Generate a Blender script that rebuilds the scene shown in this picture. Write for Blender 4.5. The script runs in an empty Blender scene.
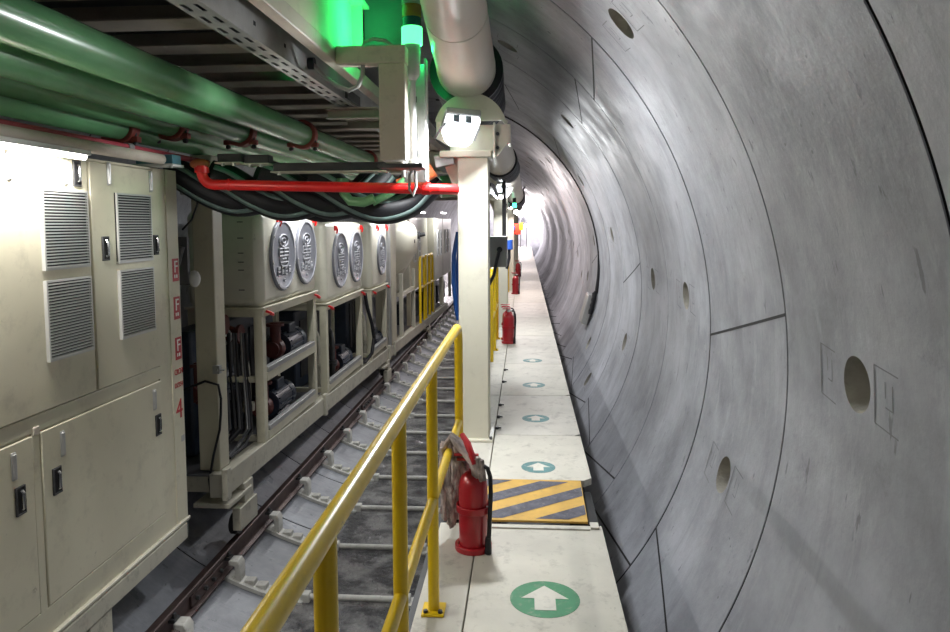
import bpy, bmesh, math, random
from math import sin, cos, pi, radians, sqrt, atan2
from mathutils import Vector, Matrix
random.seed(7)
SC = bpy.context.scene
COL = SC.collection

# ------------------------------------------------------------------ materials
MATS = {}
def mat(name, col, rough=.5, metal=0., var=.0, dirt=0., dirt_col=(.05, .045, .04), scale=6., bump=0., spec=.5, coat=0.):
    m = bpy.data.materials.new(name); m.use_nodes = True
    nt = m.node_tree; N = nt.nodes; L = nt.links
    b = N['Principled BSDF']
    b.inputs['Roughness'].default_value = rough
    b.inputs['Metallic'].default_value = metal
    b.inputs['Specular IOR Level'].default_value = spec
    if coat: b.inputs['Coat Weight'].default_value = coat
    b.inputs['Base Color'].default_value = (*col, 1)
    tc = N.new('ShaderNodeTexCoord')
    last = None
    if var or dirt:
        n1 = N.new('ShaderNodeTexNoise'); n1.inputs['Scale'].default_value = scale; n1.inputs['Detail'].default_value = 8
        L.new(tc.outputs['Object'], n1.inputs['Vector'])
        r1 = N.new('ShaderNodeValToRGB')
        r1.color_ramp.elements[0].position = .3; r1.color_ramp.elements[1].position = .7
        r1.color_ramp.elements[0].color = (*[c*(1-var) for c in col], 1)
        r1.color_ramp.elements[1].color = (*[min(1, c*(1+var)) for c in col], 1)
        L.new(n1.outputs['Fac'], r1.inputs['Fac'])
        last = r1.outputs['Color']
        if dirt:
            n2 = N.new('ShaderNodeTexNoise'); n2.inputs['Scale'].default_value = scale*2.7; n2.inputs['Detail'].default_value = 12
            n2.inputs['Roughness'].default_value = .72
            L.new(tc.outputs['Object'], n2.inputs['Vector'])
            r2 = N.new('ShaderNodeValToRGB')
            r2.color_ramp.elements[0].position = .53; r2.color_ramp.elements[1].position = .74
            r2.color_ramp.elements[0].color = (0, 0, 0, 1); r2.color_ramp.elements[1].color = (dirt, dirt, dirt, 1)
            L.new(n2.outputs['Fac'], r2.inputs['Fac'])
            mx = N.new('ShaderNodeMix'); mx.data_type = 'RGBA'
            L.new(r2.outputs['Color'], mx.inputs['Factor']); L.new(last, mx.inputs['A'])
            mx.inputs['B'].default_value = (*dirt_col, 1)
            last = mx.outputs['Result']
        L.new(last, b.inputs['Base Color'])
    if bump:
        n3 = N.new('ShaderNodeTexNoise'); n3.inputs['Scale'].default_value = scale*8; n3.inputs['Detail'].default_value = 6
        L.new(tc.outputs['Object'], n3.inputs['Vector'])
        bp = N.new('ShaderNodeBump'); bp.inputs['Strength'].default_value = bump; bp.inputs['Distance'].default_value = .01
        L.new(n3.outputs['Fac'], bp.inputs['Height']); L.new(bp.outputs['Normal'], b.inputs['Normal'])
    MATS[name] = m
    return m

def speckle(m, scale, col=(.1, .09, .08), amount=.75):
    nt = m.node_tree; N = nt.nodes; L = nt.links; b = N['Principled BSDF']
    src = b.inputs['Base Color'].links[0].from_socket
    tc = N.new('ShaderNodeTexCoord')
    n = N.new('ShaderNodeTexNoise'); n.inputs['Scale'].default_value = scale; n.inputs['Detail'].default_value = 5; n.inputs['Roughness'].default_value = .8
    L.new(tc.outputs['Object'], n.inputs['Vector'])
    r = N.new('ShaderNodeValToRGB'); e = r.color_ramp.elements
    e[0].position, e[1].position = .655, .72; e[0].color = (0, 0, 0, 1); e[1].color = (amount,)*3+(1,)
    L.new(n.outputs['Fac'], r.inputs['Fac'])
    x = N.new('ShaderNodeMix'); x.data_type = 'RGBA'
    L.new(r.outputs['Color'], x.inputs['Factor']); L.new(src, x.inputs['A']); x.inputs['B'].default_value = (*col, 1)
    L.new(x.outputs['Result'], b.inputs['Base Color'])

def emis(name, col, strength, base=None):
    m = bpy.data.materials.new(name); m.use_nodes = True
    b = m.node_tree.nodes['Principled BSDF']
    b.inputs['Base Color'].default_value = (*(base or col), 1)
    b.inputs['Emission Color'].default_value = (*col, 1)
    b.inputs['Emission Strength'].default_value = strength
    b.inputs['Roughness'].default_value = .3
    MATS[name] = m
    return m

def concrete(name, base, ring_tint=.12, wet=.0, dirtiness=.5):
    """cast lining segments: cloudy tone, streaks, blotches, a different tint for every ring"""
    m = bpy.data.materials.new(name); m.use_nodes = True
    nt = m.node_tree; N = nt.nodes; L = nt.links
    b = N['Principled BSDF']; b.inputs['Roughness'].default_value = .55; b.inputs['Specular IOR Level'].default_value = .4
    geo = N.new('ShaderNodeNewGeometry')
    sep = N.new('ShaderNodeSeparateXYZ'); L.new(geo.outputs['Position'], sep.inputs['Vector'])
    def math_(op, a, bv=None, c=None):
        n = N.new('ShaderNodeMath'); n.operation = op
        for i, v in enumerate((a, bv, c)):
            if v is None: continue
            if isinstance(v, (int, float)): n.inputs[i].default_value = v
            else: L.new(v, n.inputs[i])
        return n.outputs[0]
    def noise(vec, s, d=8, r=.6):
        n = N.new('ShaderNodeTexNoise'); n.inputs['Scale'].default_value = s; n.inputs['Detail'].default_value = d; n.inputs['Roughness'].default_value = r
        L.new(vec, n.inputs['Vector']); return n.outputs['Fac']
    def ramp(fac, p0, p1, c0, c1):
        r = N.new('ShaderNodeValToRGB'); e = r.color_ramp.elements
        e[0].position, e[1].position = p0, p1; e[0].color = (*c0, 1); e[1].color = (*c1, 1)
        L.new(fac, r.inputs['Fac']); return r.outputs['Color']
    def mix(fac, a, bb, mode='MIX'):
        x = N.new('ShaderNodeMix'); x.data_type = 'RGBA'; x.blend_type = mode
        if isinstance(fac, (int, float)): x.inputs['Factor'].default_value = fac
        else: L.new(fac, x.inputs['Factor'])
        for k, v in (('A', a), ('B', bb)):
            if isinstance(v, tuple): x.inputs[k].default_value = (*v, 1)
            else: L.new(v, x.inputs[k])
        return x.outputs['Result']
    pos = geo.outputs['Position']
    col = ramp(noise(pos, 1.3, 9, .66), .34, .66, tuple(c*.58 for c in base), tuple(min(1, c*1.16) for c in base))
    # per ring tint
    ring = math_('FLOOR', math_('DIVIDE', math_('SUBTRACT', sep.outputs['Y'], 1.916-27), 1.35))
    wn = N.new('ShaderNodeTexWhiteNoise'); wn.noise_dimensions = '1D'; L.new(ring, wn.inputs['W'])
    tint = ramp(wn.outputs['Value'], 0, 1, (1-ring_tint,)*3, (1+ring_tint*.4,)*3)
    col = mix(1., col, tint, 'MULTIPLY')
    # cast streaks running round the ring
    mp = N.new('ShaderNodeMapping'); mp.inputs['Scale'].default_value = (1.2, 9, 1.2); L.new(pos, mp.inputs['Vector'])
    st = ramp(noise(mp.outputs['Vector'], 1.1, 8, .65), .53, .70, (0, 0, 0), (.6*dirtiness,)*3)
    col = mix(st, col, tuple(c*.55 for c in base))
    # pale scuffs
    mp2 = N.new('ShaderNodeMapping'); mp2.inputs['Scale'].default_value = (1, 3.2, 1); mp2.inputs['Location'].default_value = (4, 2, 8); L.new(pos, mp2.inputs['Vector'])
    sf = ramp(noise(mp2.outputs['Vector'], 2.6, 10, .7), .56, .75, (0, 0, 0), (.45,)*3)
    col = mix(sf, col, tuple(min(1, c*1.28) for c in base))
    # dark blotches and pin holes
    bl = ramp(noise(pos, 4.5, 12, .75), .60, .70, (0, 0, 0), (.6*dirtiness,)*3)
    col = mix(bl, col, tuple(c*.42 for c in base))
    vor = N.new('ShaderNodeTexVoronoi'); vor.inputs['Scale'].default_value = 9; L.new(pos, vor.inputs['Vector'])
    ph = ramp(vor.outputs['Distance'], .05, .08, (.85, .85, .85), (0, 0, 0))
    sel = ramp(noise(pos, 2.2, 3), .50, .54, (0, 0, 0), (1, 1, 1))
    col = mix(mix(1., ph, sel, 'MULTIPLY'), col, tuple(c*.3 for c in base))
    # short dark scrapes
    mp3 = N.new('ShaderNodeMapping'); mp3.inputs['Scale'].default_value = (14, 14, 3.5); mp3.inputs['Rotation'].default_value = (.25, 0, 0); L.new(pos, mp3.inputs['Vector'])
    sc_ = ramp(noise(mp3.outputs['Vector'], 1., 4, .6), .665, .70, (0, 0, 0), (.8,)*3)
    col = mix(sc_, col, tuple(c*.35 for c in base))
    L.new(col, b.inputs['Base Color'])
    rr = ramp(noise(pos, 3.1, 6), .3, .7, (.42-wet*.3,)*3, (.66-wet*.3,)*3)
    L.new(rr, b.inputs['Roughness'])
    bp = N.new('ShaderNodeBump'); bp.inputs['Strength'].default_value = .14; bp.inputs['Distance'].default_value = .02
    L.new(noise(pos, 22, 8, .65), bp.inputs['Height']); L.new(bp.outputs['Normal'], b.inputs['Normal'])
    MATS[name] = m
    return m

LINING = concrete('lining_concrete', (.385, .395, .432), .2, dirtiness=1.)
INVERT = concrete('invert_concrete', (.29, .30, .33), wet=.6, dirtiness=1.2)
SEAL = mat('black_gasket', (.008, .008, .009), .7)
SOCKET = mat('socket_concrete', (.30, .285, .25), .8, var=.25, scale=9, bump=.3)
MARK = mat('cast_line', (.17, .17, .18), .8)
CREAM = mat('cream_paint', (.58, .545, .415), .38, var=.05, dirt=.35, dirt_col=(.2, .18, .14), scale=2.2)
CREAMD = mat('dirty_cream_paint', (.50, .475, .385), .5, var=.1, dirt=.75, dirt_col=(.13, .115, .09), scale=3.5, bump=.05)
CREAMW = mat('pale_cream_paint', (.64, .615, .51), .36, var=.04, dirt=.25, dirt_col=(.25, .22, .17), scale=2.5)
BEIGE = mat('beige_paint', (.50, .44, .37), .5, var=.06, dirt=.3, scale=3)
SEAM = mat('door_gap_dark', (.05, .045, .035), .8)
YELLOW = mat('yellow_rail_paint', (.84, .57, .008), .32, var=.05, dirt=.22, dirt_col=(.16, .11, .04), scale=5, coat=.08)
WALK = mat('walkway_cream_paint', (.56, .535, .46), .62, var=.08, dirt=.6, dirt_col=(.22, .2, .17), scale=4.5, bump=.08)
WALKP = mat('scuffed_walkway_paint', (.55, .525, .46), .6, var=.1, dirt=.8, dirt_col=(.25, .22, .2), scale=3.2, bump=.06)
for m_ in (WALK, WALKP): speckle(m_, 16)
for m_ in (CREAM, CREAMD, CREAMW): speckle(m_, 9, (.12, .1, .07), .5)
speckle(YELLOW, 22, (.1, .07, .03), .6)
HAZY = mat('hazard_yellow', (.60, .36, .07), .65, var=.12, dirt=.5, dirt_col=(.22, .17, .1), scale=9)
HAZB = mat('hazard_dark_grit', (.10, .10, .125), .8, var=.3, dirt=.8, dirt_col=(.28, .27, .26), scale=16, bump=.3)
ARROWG = mat('arrow_green', (.025, .21, .085), .6, var=.15, dirt=.6, dirt_col=(.3, .33, .25), scale=11)
ARROWB = mat('worn_arrow_teal', (.09, .22, .22), .65, var=.15, dirt=.8, dirt_col=(.4, .4, .36), scale=12)
ARROWW = mat('arrow_white', (.62, .6, .53), .65, var=.08, dirt=.5, dirt_col=(.3, .3, .27), scale=11)
GREEN = mat('green_pipe_paint', (.13, .33, .15), .27, var=.14, dirt=.25, dirt_col=(.2, .23, .17), scale=3, coat=.15)
GREENL = mat('light_green_paint', (.16, .36, .17), .35, var=.12, dirt=.2, scale=4)
RUSTRED = mat('oxide_red_paint', (.30, .06, .042), .5, var=.2, dirt=.4, scale=8)
PUMPRED = mat('oily_pump_red', (.10, .018, .014), .5, var=.3, dirt=.7, dirt_col=(.02, .02, .02), scale=8)  # pump red darkened for the shade under the tanks
REDPIPE = mat('fire_red_paint', (.80, .014, .014), .33, var=.06, dirt=.15, scale=5)
EXTRED = mat('extinguisher_red', (.40, .012, .02), .3, var=.08, dirt=.3, dirt_col=(.15, .02, .02), scale=7, coat=.3)
PINKRED = mat('dusty_red_paint', (.38, .05, .07), .5, var=.1, dirt=.2, scale=6)
BLACK = mat('black_rubber', (.006, .006, .009), .5, var=.3, scale=8)
BELLOW = mat('black_fabric', (.012, .012, .018), .38, var=.3, scale=14)
TEALBAND = mat('grey_green_band', (.15, .22, .205), .45, var=.2, dirt=.3, dirt_col=(.3, .32, .3), scale=14)
STEEL = mat('galvanised_steel', (.46, .46, .45), .36, metal=.6, var=.12, dirt=.2, scale=8)
CHROME = mat('chrome', (.62, .62, .62), .2, metal=1.)
DARKST = mat('dark_steel', (.06, .06, .062), .5, metal=.4, var=.25, scale=8)
GRATE = mat('louvre_aluminium', (.55, .55, .53), .35, metal=.35)
GREYP = mat('grey_plastic', (.34, .34, .335), .45, var=.05, scale=4)
GREYD = mat('dark_grey_paint', (.11, .11, .12), .5, var=.1, scale=4)
PLATE = mat('cast_plate_grey', (.19, .195, .225), .45, metal=.2, var=.15, scale=6)
PLATEL = mat('cast_relief_bright', (.40, .40, .43), .4, metal=.3, var=.1, scale=9)
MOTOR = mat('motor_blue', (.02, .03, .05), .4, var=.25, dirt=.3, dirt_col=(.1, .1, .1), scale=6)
RAILS = mat('rusty_rail', (.085, .055, .05), .45, metal=.45, var=.35, dirt=.4, dirt_col=(.16, .12, .1), scale=7)
WHITEP = mat('muddy_white_paint', (.52, .51, .47), .55, var=.1, dirt=.7, dirt_col=(.2, .19, .17), scale=7, bump=.1)
DUCT = mat('duct_cream_gloss', (.60, .55, .47), .4, var=.05, dirt=.2, dirt_col=(.3, .26, .2), scale=2)
BLUE = mat('blue_hose', (.012, .1, .42), .35)
BLUEC = mat('blue_connector', (.03, .1, .45), .4)
TEALF = mat('teal_housing', (.09, .25, .32), .35, var=.1, scale=8)
WHITE = mat('white_plastic', (.75, .75, .74), .4)
ORANGE = mat('orange_coupling', (.5, .12, .04), .5, var=.2, dirt=.3, scale=7)
RAG = mat('dirty_rag_cloth', (.42, .35, .33), .9, var=.6, dirt=.5, dirt_col=(.12, .09, .085), scale=18)
LABELR = mat('label_red', (.42, .02, .03), .5)
TEXTW = mat('label_white', (.75, .73, .68), .5)
TEXTR = mat('stencil_red', (.40, .015, .02), .55)
TEXTK = mat('stencil_black', (.05, .05, .05), .6)
LENSO = mat('orange_lens', (.36, .15, .035), .25, coat=.3)
LENSB = mat('blue_lens', (.012, .07, .11), .2, coat=.3)
SIGNR = mat('sign_red', (.75, .05, .02), .5)
SIGNY = mat('sign_yellow', (.75, .5, .02), .5)
GREENLIT = emis('green_beacon_lens', (.10, 1., .28), 1.7, (.1, .8, .4))
GREENSM = emis('small_green_lamp', (.05, 1., .45), 5)
TUBE = emis('lamp_diffuser', (1., .98, .95), 14)
TUBEB = emis('bulkhead_diffuser', (.92, .97, 1.), 2.6)
LEDD = mat('led_reflector', (.3, .36, .44), .3)
FLOOD = emis('floodlight_face', (1., .93, .92), 60)

def water_mat():
    m = bpy.data.materials.new('muddy_water'); m.use_nodes = True
    N = m.node_tree.nodes; L = m.node_tree.links; b = N['Principled BSDF']
    tc = N.new('ShaderNodeTexCoord')
    n = N.new('ShaderNodeTexNoise'); n.inputs['Scale'].default_value = 3.5; n.inputs['Detail'].default_value = 6
    L.new(tc.outputs['Object'], n.inputs['Vector'])
    r = N.new('ShaderNodeValToRGB'); e = r.color_ramp.elements
    e[0].position, e[1].position = .42, .6; e[0].color = (.07, .07, .075, 1); e[1].color = (.25, .245, .24, 1)
    L.new(n.outputs['Fac'], r.inputs['Fac']); L.new(r.outputs['Color'], b.inputs['Base Color'])
    b.inputs['Roughness'].default_value = .06
    n2 = N.new('ShaderNodeTexNoise'); n2.inputs['Scale'].default_value = 15; n2.inputs['Detail'].default_value = 6; n2.inputs['Distortion'].default_value = 1.2
    L.new(tc.outputs['Object'], n2.inputs['Vector'])
    bp = N.new('ShaderNodeBump'); bp.inputs['Strength'].default_value = 1.; bp.inputs['Distance'].default_value = .07
    L.new(n2.outputs['Fac'], bp.inputs['Height']); L.new(bp.outputs['Normal'], b.inputs['Normal'])
    return m
WATER = water_mat()

# ------------------------------------------------------------------ mesh helpers
def frame_for(d):
    d = Vector(d).normalized()
    up = Vector((0, 0, 1)) if abs(d.z) < .95 else Vector((0, 1, 0))
    a = d.cross(up).normalized(); return a, a.cross(d).normalized()

JR = random.Random(99)
class MB:
    def __init__(s): s.v = []; s.f = []; s.m = []
    def add(s, vs, fs, m=0):
        o = len(s.v); s.v += [tuple(p) for p in vs]
        s.f += [tuple(i+o for i in f) for f in fs]; s.m += [m]*len(fs)
        return s
    def box(s, x0, x1, y0, y1, z0, z1, m=0, mtx=None):
        x0, x1 = sorted((x0, x1)); y0, y1 = sorted((y0, y1)); z0, z1 = sorted((z0, z1)); j = JR.uniform(-.0004, .0004); x0 -= j; x1 += j; y0 -= j; y1 += j; z0 -= j; z1 += j
        vs = [Vector((x, y, z)) for z in (z0, z1) for y in (y0, y1) for x in (x0, x1)]
        if mtx is not None: vs = [mtx @ p for p in vs]
        return s.add(vs, [(0, 2, 3, 1), (4, 5, 7, 6), (0, 1, 5, 4), (2, 6, 7, 3), (0, 4, 6, 2), (1, 3, 7, 5)], m)
    def cyl(s, p, q, r, n=20, m=0, r2=None):
        p, q = Vector(p), Vector(q); a, b = frame_for(q-p); r2 = r if r2 is None else r2
        vs = [p+(a*cos(2*pi*i/n)+b*sin(2*pi*i/n))*r for i in range(n)] + [q+(a*cos(2*pi*i/n)+b*sin(2*pi*i/n))*r2 for i in range(n)]
        fs = [(i, (i+1) % n, n+(i+1) % n, n+i) for i in range(n)] + [tuple(range(n-1, -1, -1)), tuple(range(n, 2*n))]
        return s.add(vs, fs, m)
    def pipe(s, p, q, r, ri, n=24, m=0):     # hollow tube / ring
        p, q = Vector(p), Vector(q); a, b = frame_for(q-p)
        vs = []
        for c, rr in ((p, r), (q, r), (q, ri), (p, ri)):
            vs += [c+(a*cos(2*pi*i/n)+b*sin(2*pi*i/n))*rr for i in range(n)]
        fs = [(k*n+i, k*n+(i+1) % n, ((k+1) % 4)*n+(i+1) % n, ((k+1) % 4)*n+i) for k in range(4) for i in range(n)]
        return s.add(vs, fs, m)
    def tube(s, pts, r, n=12, m=0, closed=False):
        pts = [Vector(p) for p in pts]; K = len(pts)
        rs = r if isinstance(r, (list, tuple)) else [r]*K
        vs = []; a = None
        for i, p in enumerate(pts):
            if closed: d = pts[(i+1) % K]-pts[i-1]
            else: d = pts[min(i+1, K-1)]-pts[max(i-1, 0)]
            d.normalize()
            if a is None: a, b = frame_for(d)
            else:
                a = (a-d*a.dot(d)).normalized(); b = a.cross(d).normalized()
            vs += [p+(a*cos(2*pi*j/n)+b*sin(2*pi*j/n))*rs[i] for j in range(n)]
        fs = []
        for i in range(K if closed else K-1):
            k = (i+1) % K
            fs += [(i*n+j, i*n+(j+1) % n, k*n+(j+1) % n, k*n+j) for j in range(n)]
        if not closed: fs += [tuple(range(n-1, -1, -1)), tuple((K-1)*n+j for j in range(n))]
        return s.add(vs, fs, m)
    def prism(s, poly, vec, m=0):
        n = len(poly); P = [Vector(p) for p in poly]; v = Vector(vec)
        fs = [(i, (i+1) % n, n+(i+1) % n, n+i) for i in range(n)] + [tuple(range(n-1, -1, -1)), tuple(range(n, 2*n))]
        return s.add(P+[p+v for p in P], fs, m)
    def lathe(s, prof, c, n=28, m=0, axis='z'):
        c = Vector(c); vs = []
        for r, h in prof:
            for i in range(n):
                x, y = r*cos(2*pi*i/n), r*sin(2*pi*i/n)
                vs.append(c+Vector({'z': (x, y, h), 'x': (h, x, y), 'y': (x, h, y)}[axis]))
        K = len(prof)
        fs = [(k*n+i, k*n+(i+1) % n, (k+1)*n+(i+1) % n, (k+1)*n+i) for k in range(K-1) for i in range(n)]
        fs += [tuple(range(n-1, -1, -1)), tuple((K-1)*n+i for i in range(n))]
        return s.add(vs, fs, m)
    def sphere(s, c, r, n=14, m=0, sc=(1, 1, 1)):
        prof = [(max(1e-4, r*sin(pi*k/8)), -r*cos(pi*k/8)) for k in range(9)]
        o = len(s.v); s.lathe(prof, (0, 0, 0), n, m)
        for i in range(o, len(s.v)):
            p = s.v[i]; s.v[i] = (c[0]+p[0]*sc[0], c[1]+p[1]*sc[1], c[2]+p[2]*sc[2])
        return s
    def build(s, name, mats, parent=None, bevel=0, seg=2, angle=35, fix=True):
        off = Vector((0, 0, 0)); p = parent
        while p: off += p.location; p = p.parent
        loc = Vector((0, 0, 0))
        if parent is None:
            xs, ys, zs = zip(*s.v); loc = Vector(((min(xs)+max(xs))/2, (min(ys)+max(ys))/2, min(zs))); off = loc
        me = bpy.data.meshes.new(name)
        me.from_pydata([(v[0]-off.x, v[1]-off.y, v[2]-off.z) for v in s.v], [], s.f)
        mats = mats if isinstance(mats, (list, tuple)) else [mats]
        for mm in mats: me.materials.append(mm)
        me.polygons.foreach_set('material_index', s.m)
        if fix:
            bm = bmesh.new(); bm.from_mesh(me); bmesh.ops.recalc_face_normals(bm, faces=bm.faces); bm.to_mesh(me); bm.free()
        me.polygons.foreach_set('use_smooth', [True]*len(me.polygons))
        me.set_sharp_from_angle(angle=radians(angle))
        o = bpy.data.objects.new(name, me); COL.objects.link(o); o.location = loc
        if parent: o.parent = parent
        if bevel:
            md = o.modifiers.new('edge', 'BEVEL'); md.width = bevel; md.segments = seg; md.limit_method = 'ANGLE'; md.angle_limit = radians(40)
            md.harden_normals = False
        return o

def tag(o, label, cat, group=None, kind=None):
    if label: o['label'] = label
    if cat: o['category'] = cat
    if group: o['group'] = group
    if kind: o['kind'] = kind
    return o
def thing(name, loc, label, cat, group=None):
    o = bpy.data.objects.new(name, None); COL.objects.link(o); o.location = loc; o.empty_display_size = .1
    return tag(o, label, cat, group)
def copy_tree(o, parent=None):
    c = o.copy(); COL.objects.link(c)
    if parent: c.parent = parent
    for ch in list(o.children): copy_tree(ch, c)
    return c
def dup(o, loc, label=None, scale=None):
    c = copy_tree(o); c.location = loc
    if label: c['label'] = label
    if scale: c.scale = scale
    return c
def text_mesh(txt, size, mtx, matl, name, parent, depth=.0015):
    cu = bpy.data.curves.new('t', 'FONT'); cu.body = txt; cu.size = size; cu.extrude = depth; cu.align_x = 'CENTER'; cu.align_y = 'CENTER'
    cu.resolution_u = 3
    to = bpy.data.objects.new('t', cu); COL.objects.link(to)
    bpy.context.view_layer.update()
    me = bpy.data.meshes.new_from_object(to.evaluated_get(bpy.context.evaluated_depsgraph_get()))
    bpy.data.objects.remove(to); bpy.data.curves.remove(cu)
    off = Vector((0, 0, 0)); p = parent
    while p: off += p.location; p = p.parent
    me.transform(mtx); me.transform(Matrix.Translation(-off))
    me.materials.clear(); me.materials.append(matl); me.name = name
    o = bpy.data.objects.new(name, me); COL.objects.link(o); o.parent = parent
    return o
def face_px(x, y, z):
    """matrix for lettering on a face that looks along +X (reading direction +Y)"""
    return Matrix(((0, 0, 1, x), (1, 0, 0, y), (0, 1, 0, z), (0, 0, 0, 1)))
ORD = ['first', 'second', 'third', 'fourth', 'fifth', 'sixth', 'seventh', 'eighth', 'ninth', 'tenth', 'eleventh', 'twelfth', 'thirteenth', 'fourteenth', 'fifteenth',
       'sixteenth', 'seventeenth', 'eighteenth', 'nineteenth', 'twentieth', 'twenty-first', 'twenty-second', 'twenty-third', 'twenty-fourth', 'twenty-fifth', 'twenty-sixth', 'twenty-seventh', 'twenty-eighth']

# ------------------------------------------------------------------ tunnel lining
CX, CZ, RT, W = -1.5, .985, 2.682, 1.35
J0 = 1.916
K0, K1 = -9, 36
def tp(th, y, r): a = radians(th); return (CX+r*cos(a), y, CZ+r*sin(a))
rnd = random.Random(3)
RING_D = {k: rnd.uniform(-.0013, .0013) for k in range(K0, K1+1)}
sockets = {0: [2.9, 59], 1: [-14.7, 41.4], 2: [3.8, -52], 3: [4.2, 60], 4: [-13.3, 43], 5: [12, -30], 6: [-24, 30], 7: [9, -38], 8: [-6, 44]}
for k in range(9, 20): sockets[k] = [rnd.uniform(-20, 15), rnd.uniform(35, 55)]
sockets[-1] = [20, -20]; sockets[-2] = [5]
joints = {0: [(-47, -43), (66, 61)], 1: [(6.4, -.1), (-35, -28.5)], 2: [(-35.1, -39.3), (44.3, 39.7)], 3: [(-32.7, -38), (44.7, 39.4)], 4: [(6.5, -.2), (-36, -32)],
          5: [(-33.5, -38.5), (62, 58)], 6: [(-36.5, -32), (45, 40)], 7: [(5.5, 0), (-33, -38)], 8: [(-34, -38.5), (44, 40)]}
for k in range(9, 24): joints[k] = [(-33.5+rnd.uniform(-1, 1), -38), ((45, 40) if k % 2 else (6, 0))]
joints[-1] = [(10, 5)]
SR = .102
def lining(name, t0, t1, step, mt, detail=False):
    b = MB()
    for k in range(K0, K1):
        ya, yb = J0+W*k, J0+W*(k+1)
        r = RT+RING_D[k]; rn = RT+RING_D.get(k+1, 0)
        n = max(2, int(round((t1-t0)/step)))
        ths = set(t0+(t1-t0)*i/n for i in range(n+1))
        holes = []
        if detail:
            for t in sockets.get(k, []):
                if t0+6 < t < t1-6:
                    h = math.degrees((SR+.05)/RT); holes.append((t, t-h, t+h)); ths |= {t-h, t+h}
        ths = sorted(ths)
        ym = (ya+yb)/2; g = .009 if k > -2 else .016; d = .035
        ys = [ya+g+.002, ym-SR-.05, ym+SR+.05, yb-g-.002] if detail else [ya+g+.002, yb-g-.002]
        for a, c in zip(ths[:-1], ths[1:]):
            for i in range(len(ys)-1):
                if detail and i == 1 and any(h[1] < (a+c)/2 < h[2] for h in holes): continue
                b.add([tp(a, ys[i], r), tp(c, ys[i], r), tp(c, ys[i+1], r), tp(a, ys[i+1], r)], [(0, 1, 2, 3)], 0)
            # V of the ring joint with the gasket at its bottom
            b.add([tp(a, yb-g-.002, r), tp(c, yb-g-.002, r), tp(c, yb-g, r+.004), tp(a, yb-g, r+.004)], [(0, 1, 2, 3)], 0)
            b.add([tp(a, yb-g, r+.004), tp(c, yb-g, r+.004), tp(c, yb-g, r+d), tp(a, yb-g, r+d),
                   tp(c, yb+g, r+d), tp(a, yb+g, r+d), tp(c, yb+g, rn+.004), tp(a, yb+g, rn+.004)],
                  [(0, 1, 2, 3), (3, 2, 4, 5), (5, 4, 6, 7)], 1)
            b.add([tp(a, yb+g, rn+.004), tp(c, yb+g, rn+.004), tp(c, yb+g+.002, rn), tp(a, yb+g+.002, rn)], [(0, 1, 2, 3)], 0)
        for t, a, c in holes:
            n2 = 32; rect = []; circ = []; inner = []; bot = []
            for i in range(n2):
                an = 2*pi*i/n2; u, v = cos(an), sin(an); mx = max(abs(u), abs(v)); H = SR+.05
                rect.append(tp(t+math.degrees(v/mx*H/RT), ym+u/mx*H, r))
                circ.append(tp(t+math.degrees(v*SR/RT), ym+u*SR, r))
                inner.append(tp(t+math.degrees(v*SR*.93/RT), ym+u*SR*.93, r+.02))
                bot.append(tp(t+math.degrees(v*SR*.62/RT), ym+u*SR*.62, r+.13))
            b.add(rect+circ, [(i, (i+1) % n2, n2+(i+1) % n2, n2+i) for i in range(n2)], 0)
            b.add(circ+inner+bot, [(q*n2+i, q*n2+(i+1) % n2, (q+1)*n2+(i+1) % n2, (q+1)*n2+i) for q in (0, 1) for i in range(n2)]+[tuple(2*n2+i for i in range(n2))], 2)
        if detail:
            for tA, tB in joints.get(k, []):
                if not (t0 < tA < t1): continue
                wd = math.degrees(.0075/RT); S = 8
                for i in range(S):
                    fa, fb = i/S, (i+1)/S
                    A_, B_ = tA+(tB-tA)*fa, tA+(tB-tA)*fb; y1, y2 = ya+W*fa, ya+W*fb
                    b.add([tp(A_-wd, y1, r-.0015), tp(A_+wd, y1, r-.0015), tp(B_+wd, y2, r-.0015), tp(B_-wd, y2, r-.0015)], [(0, 1, 2, 3)], 1)
            for t in sockets.get(k, []):
                if not (t0+6 < t < t1-6) or k > 6: continue
                # cast-in marks: a bracket with a short stroke on each side of the socket
                def seg(u0, v0, u1, v1, w=.0026):
                    du, dv = u1-u0, v1-v0; l = sqrt(du*du+dv*dv); nu, nv = -dv/l*w, du/l*w
                    q = [(u0+nu, v0+nv), (u1+nu, v1+nv), (u1-nu, v1-nv), (u0-nu, v0-nv)]
                    b.add([tp(t+math.degrees(v/RT), ym+u, r-.001) for u, v in q], [(0, 1, 2, 3)], 3)
                for o, e in ((.30, .17), (-.135, -.29)):
                    seg(o, -.1, o, .1, .004); seg(o, .1, e, .085); seg(o, -.1, e, -.115)
                    q = o+(e-o)*.45; w_ = (e-o)*.3
                    seg(q, -.03, q+w_, -.035); seg(q+w_, -.035, q+w_, .05); seg(q, .055, q, 0)
    o = b.build(name, [mt, SEAL, SOCKET, MARK], None, angle=25, fix=False)
    o['kind'] = 'structure'
    return o
lining('wall_right', -52, 70, 1., LINING, True)
lining('ceiling', 70, 112, 2., LINING)
lining('wall_left', 112, 228, 2., LINING)
lining('floor', 228, 308, 1.5, INVERT)

# water lying in the invert
b = MB(); n = 60
b.add([(-2.04, -1, -1.64), (-.95, -1, -1.64), (-.95, 50, -1.64), (-2.04, 50, -1.64)], [(0, 1, 2, 3)])
tag(b.build('water', WATER), 'shallow muddy water lying along the tunnel invert between the sleeper blocks', 'water', kind='stuff')

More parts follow.
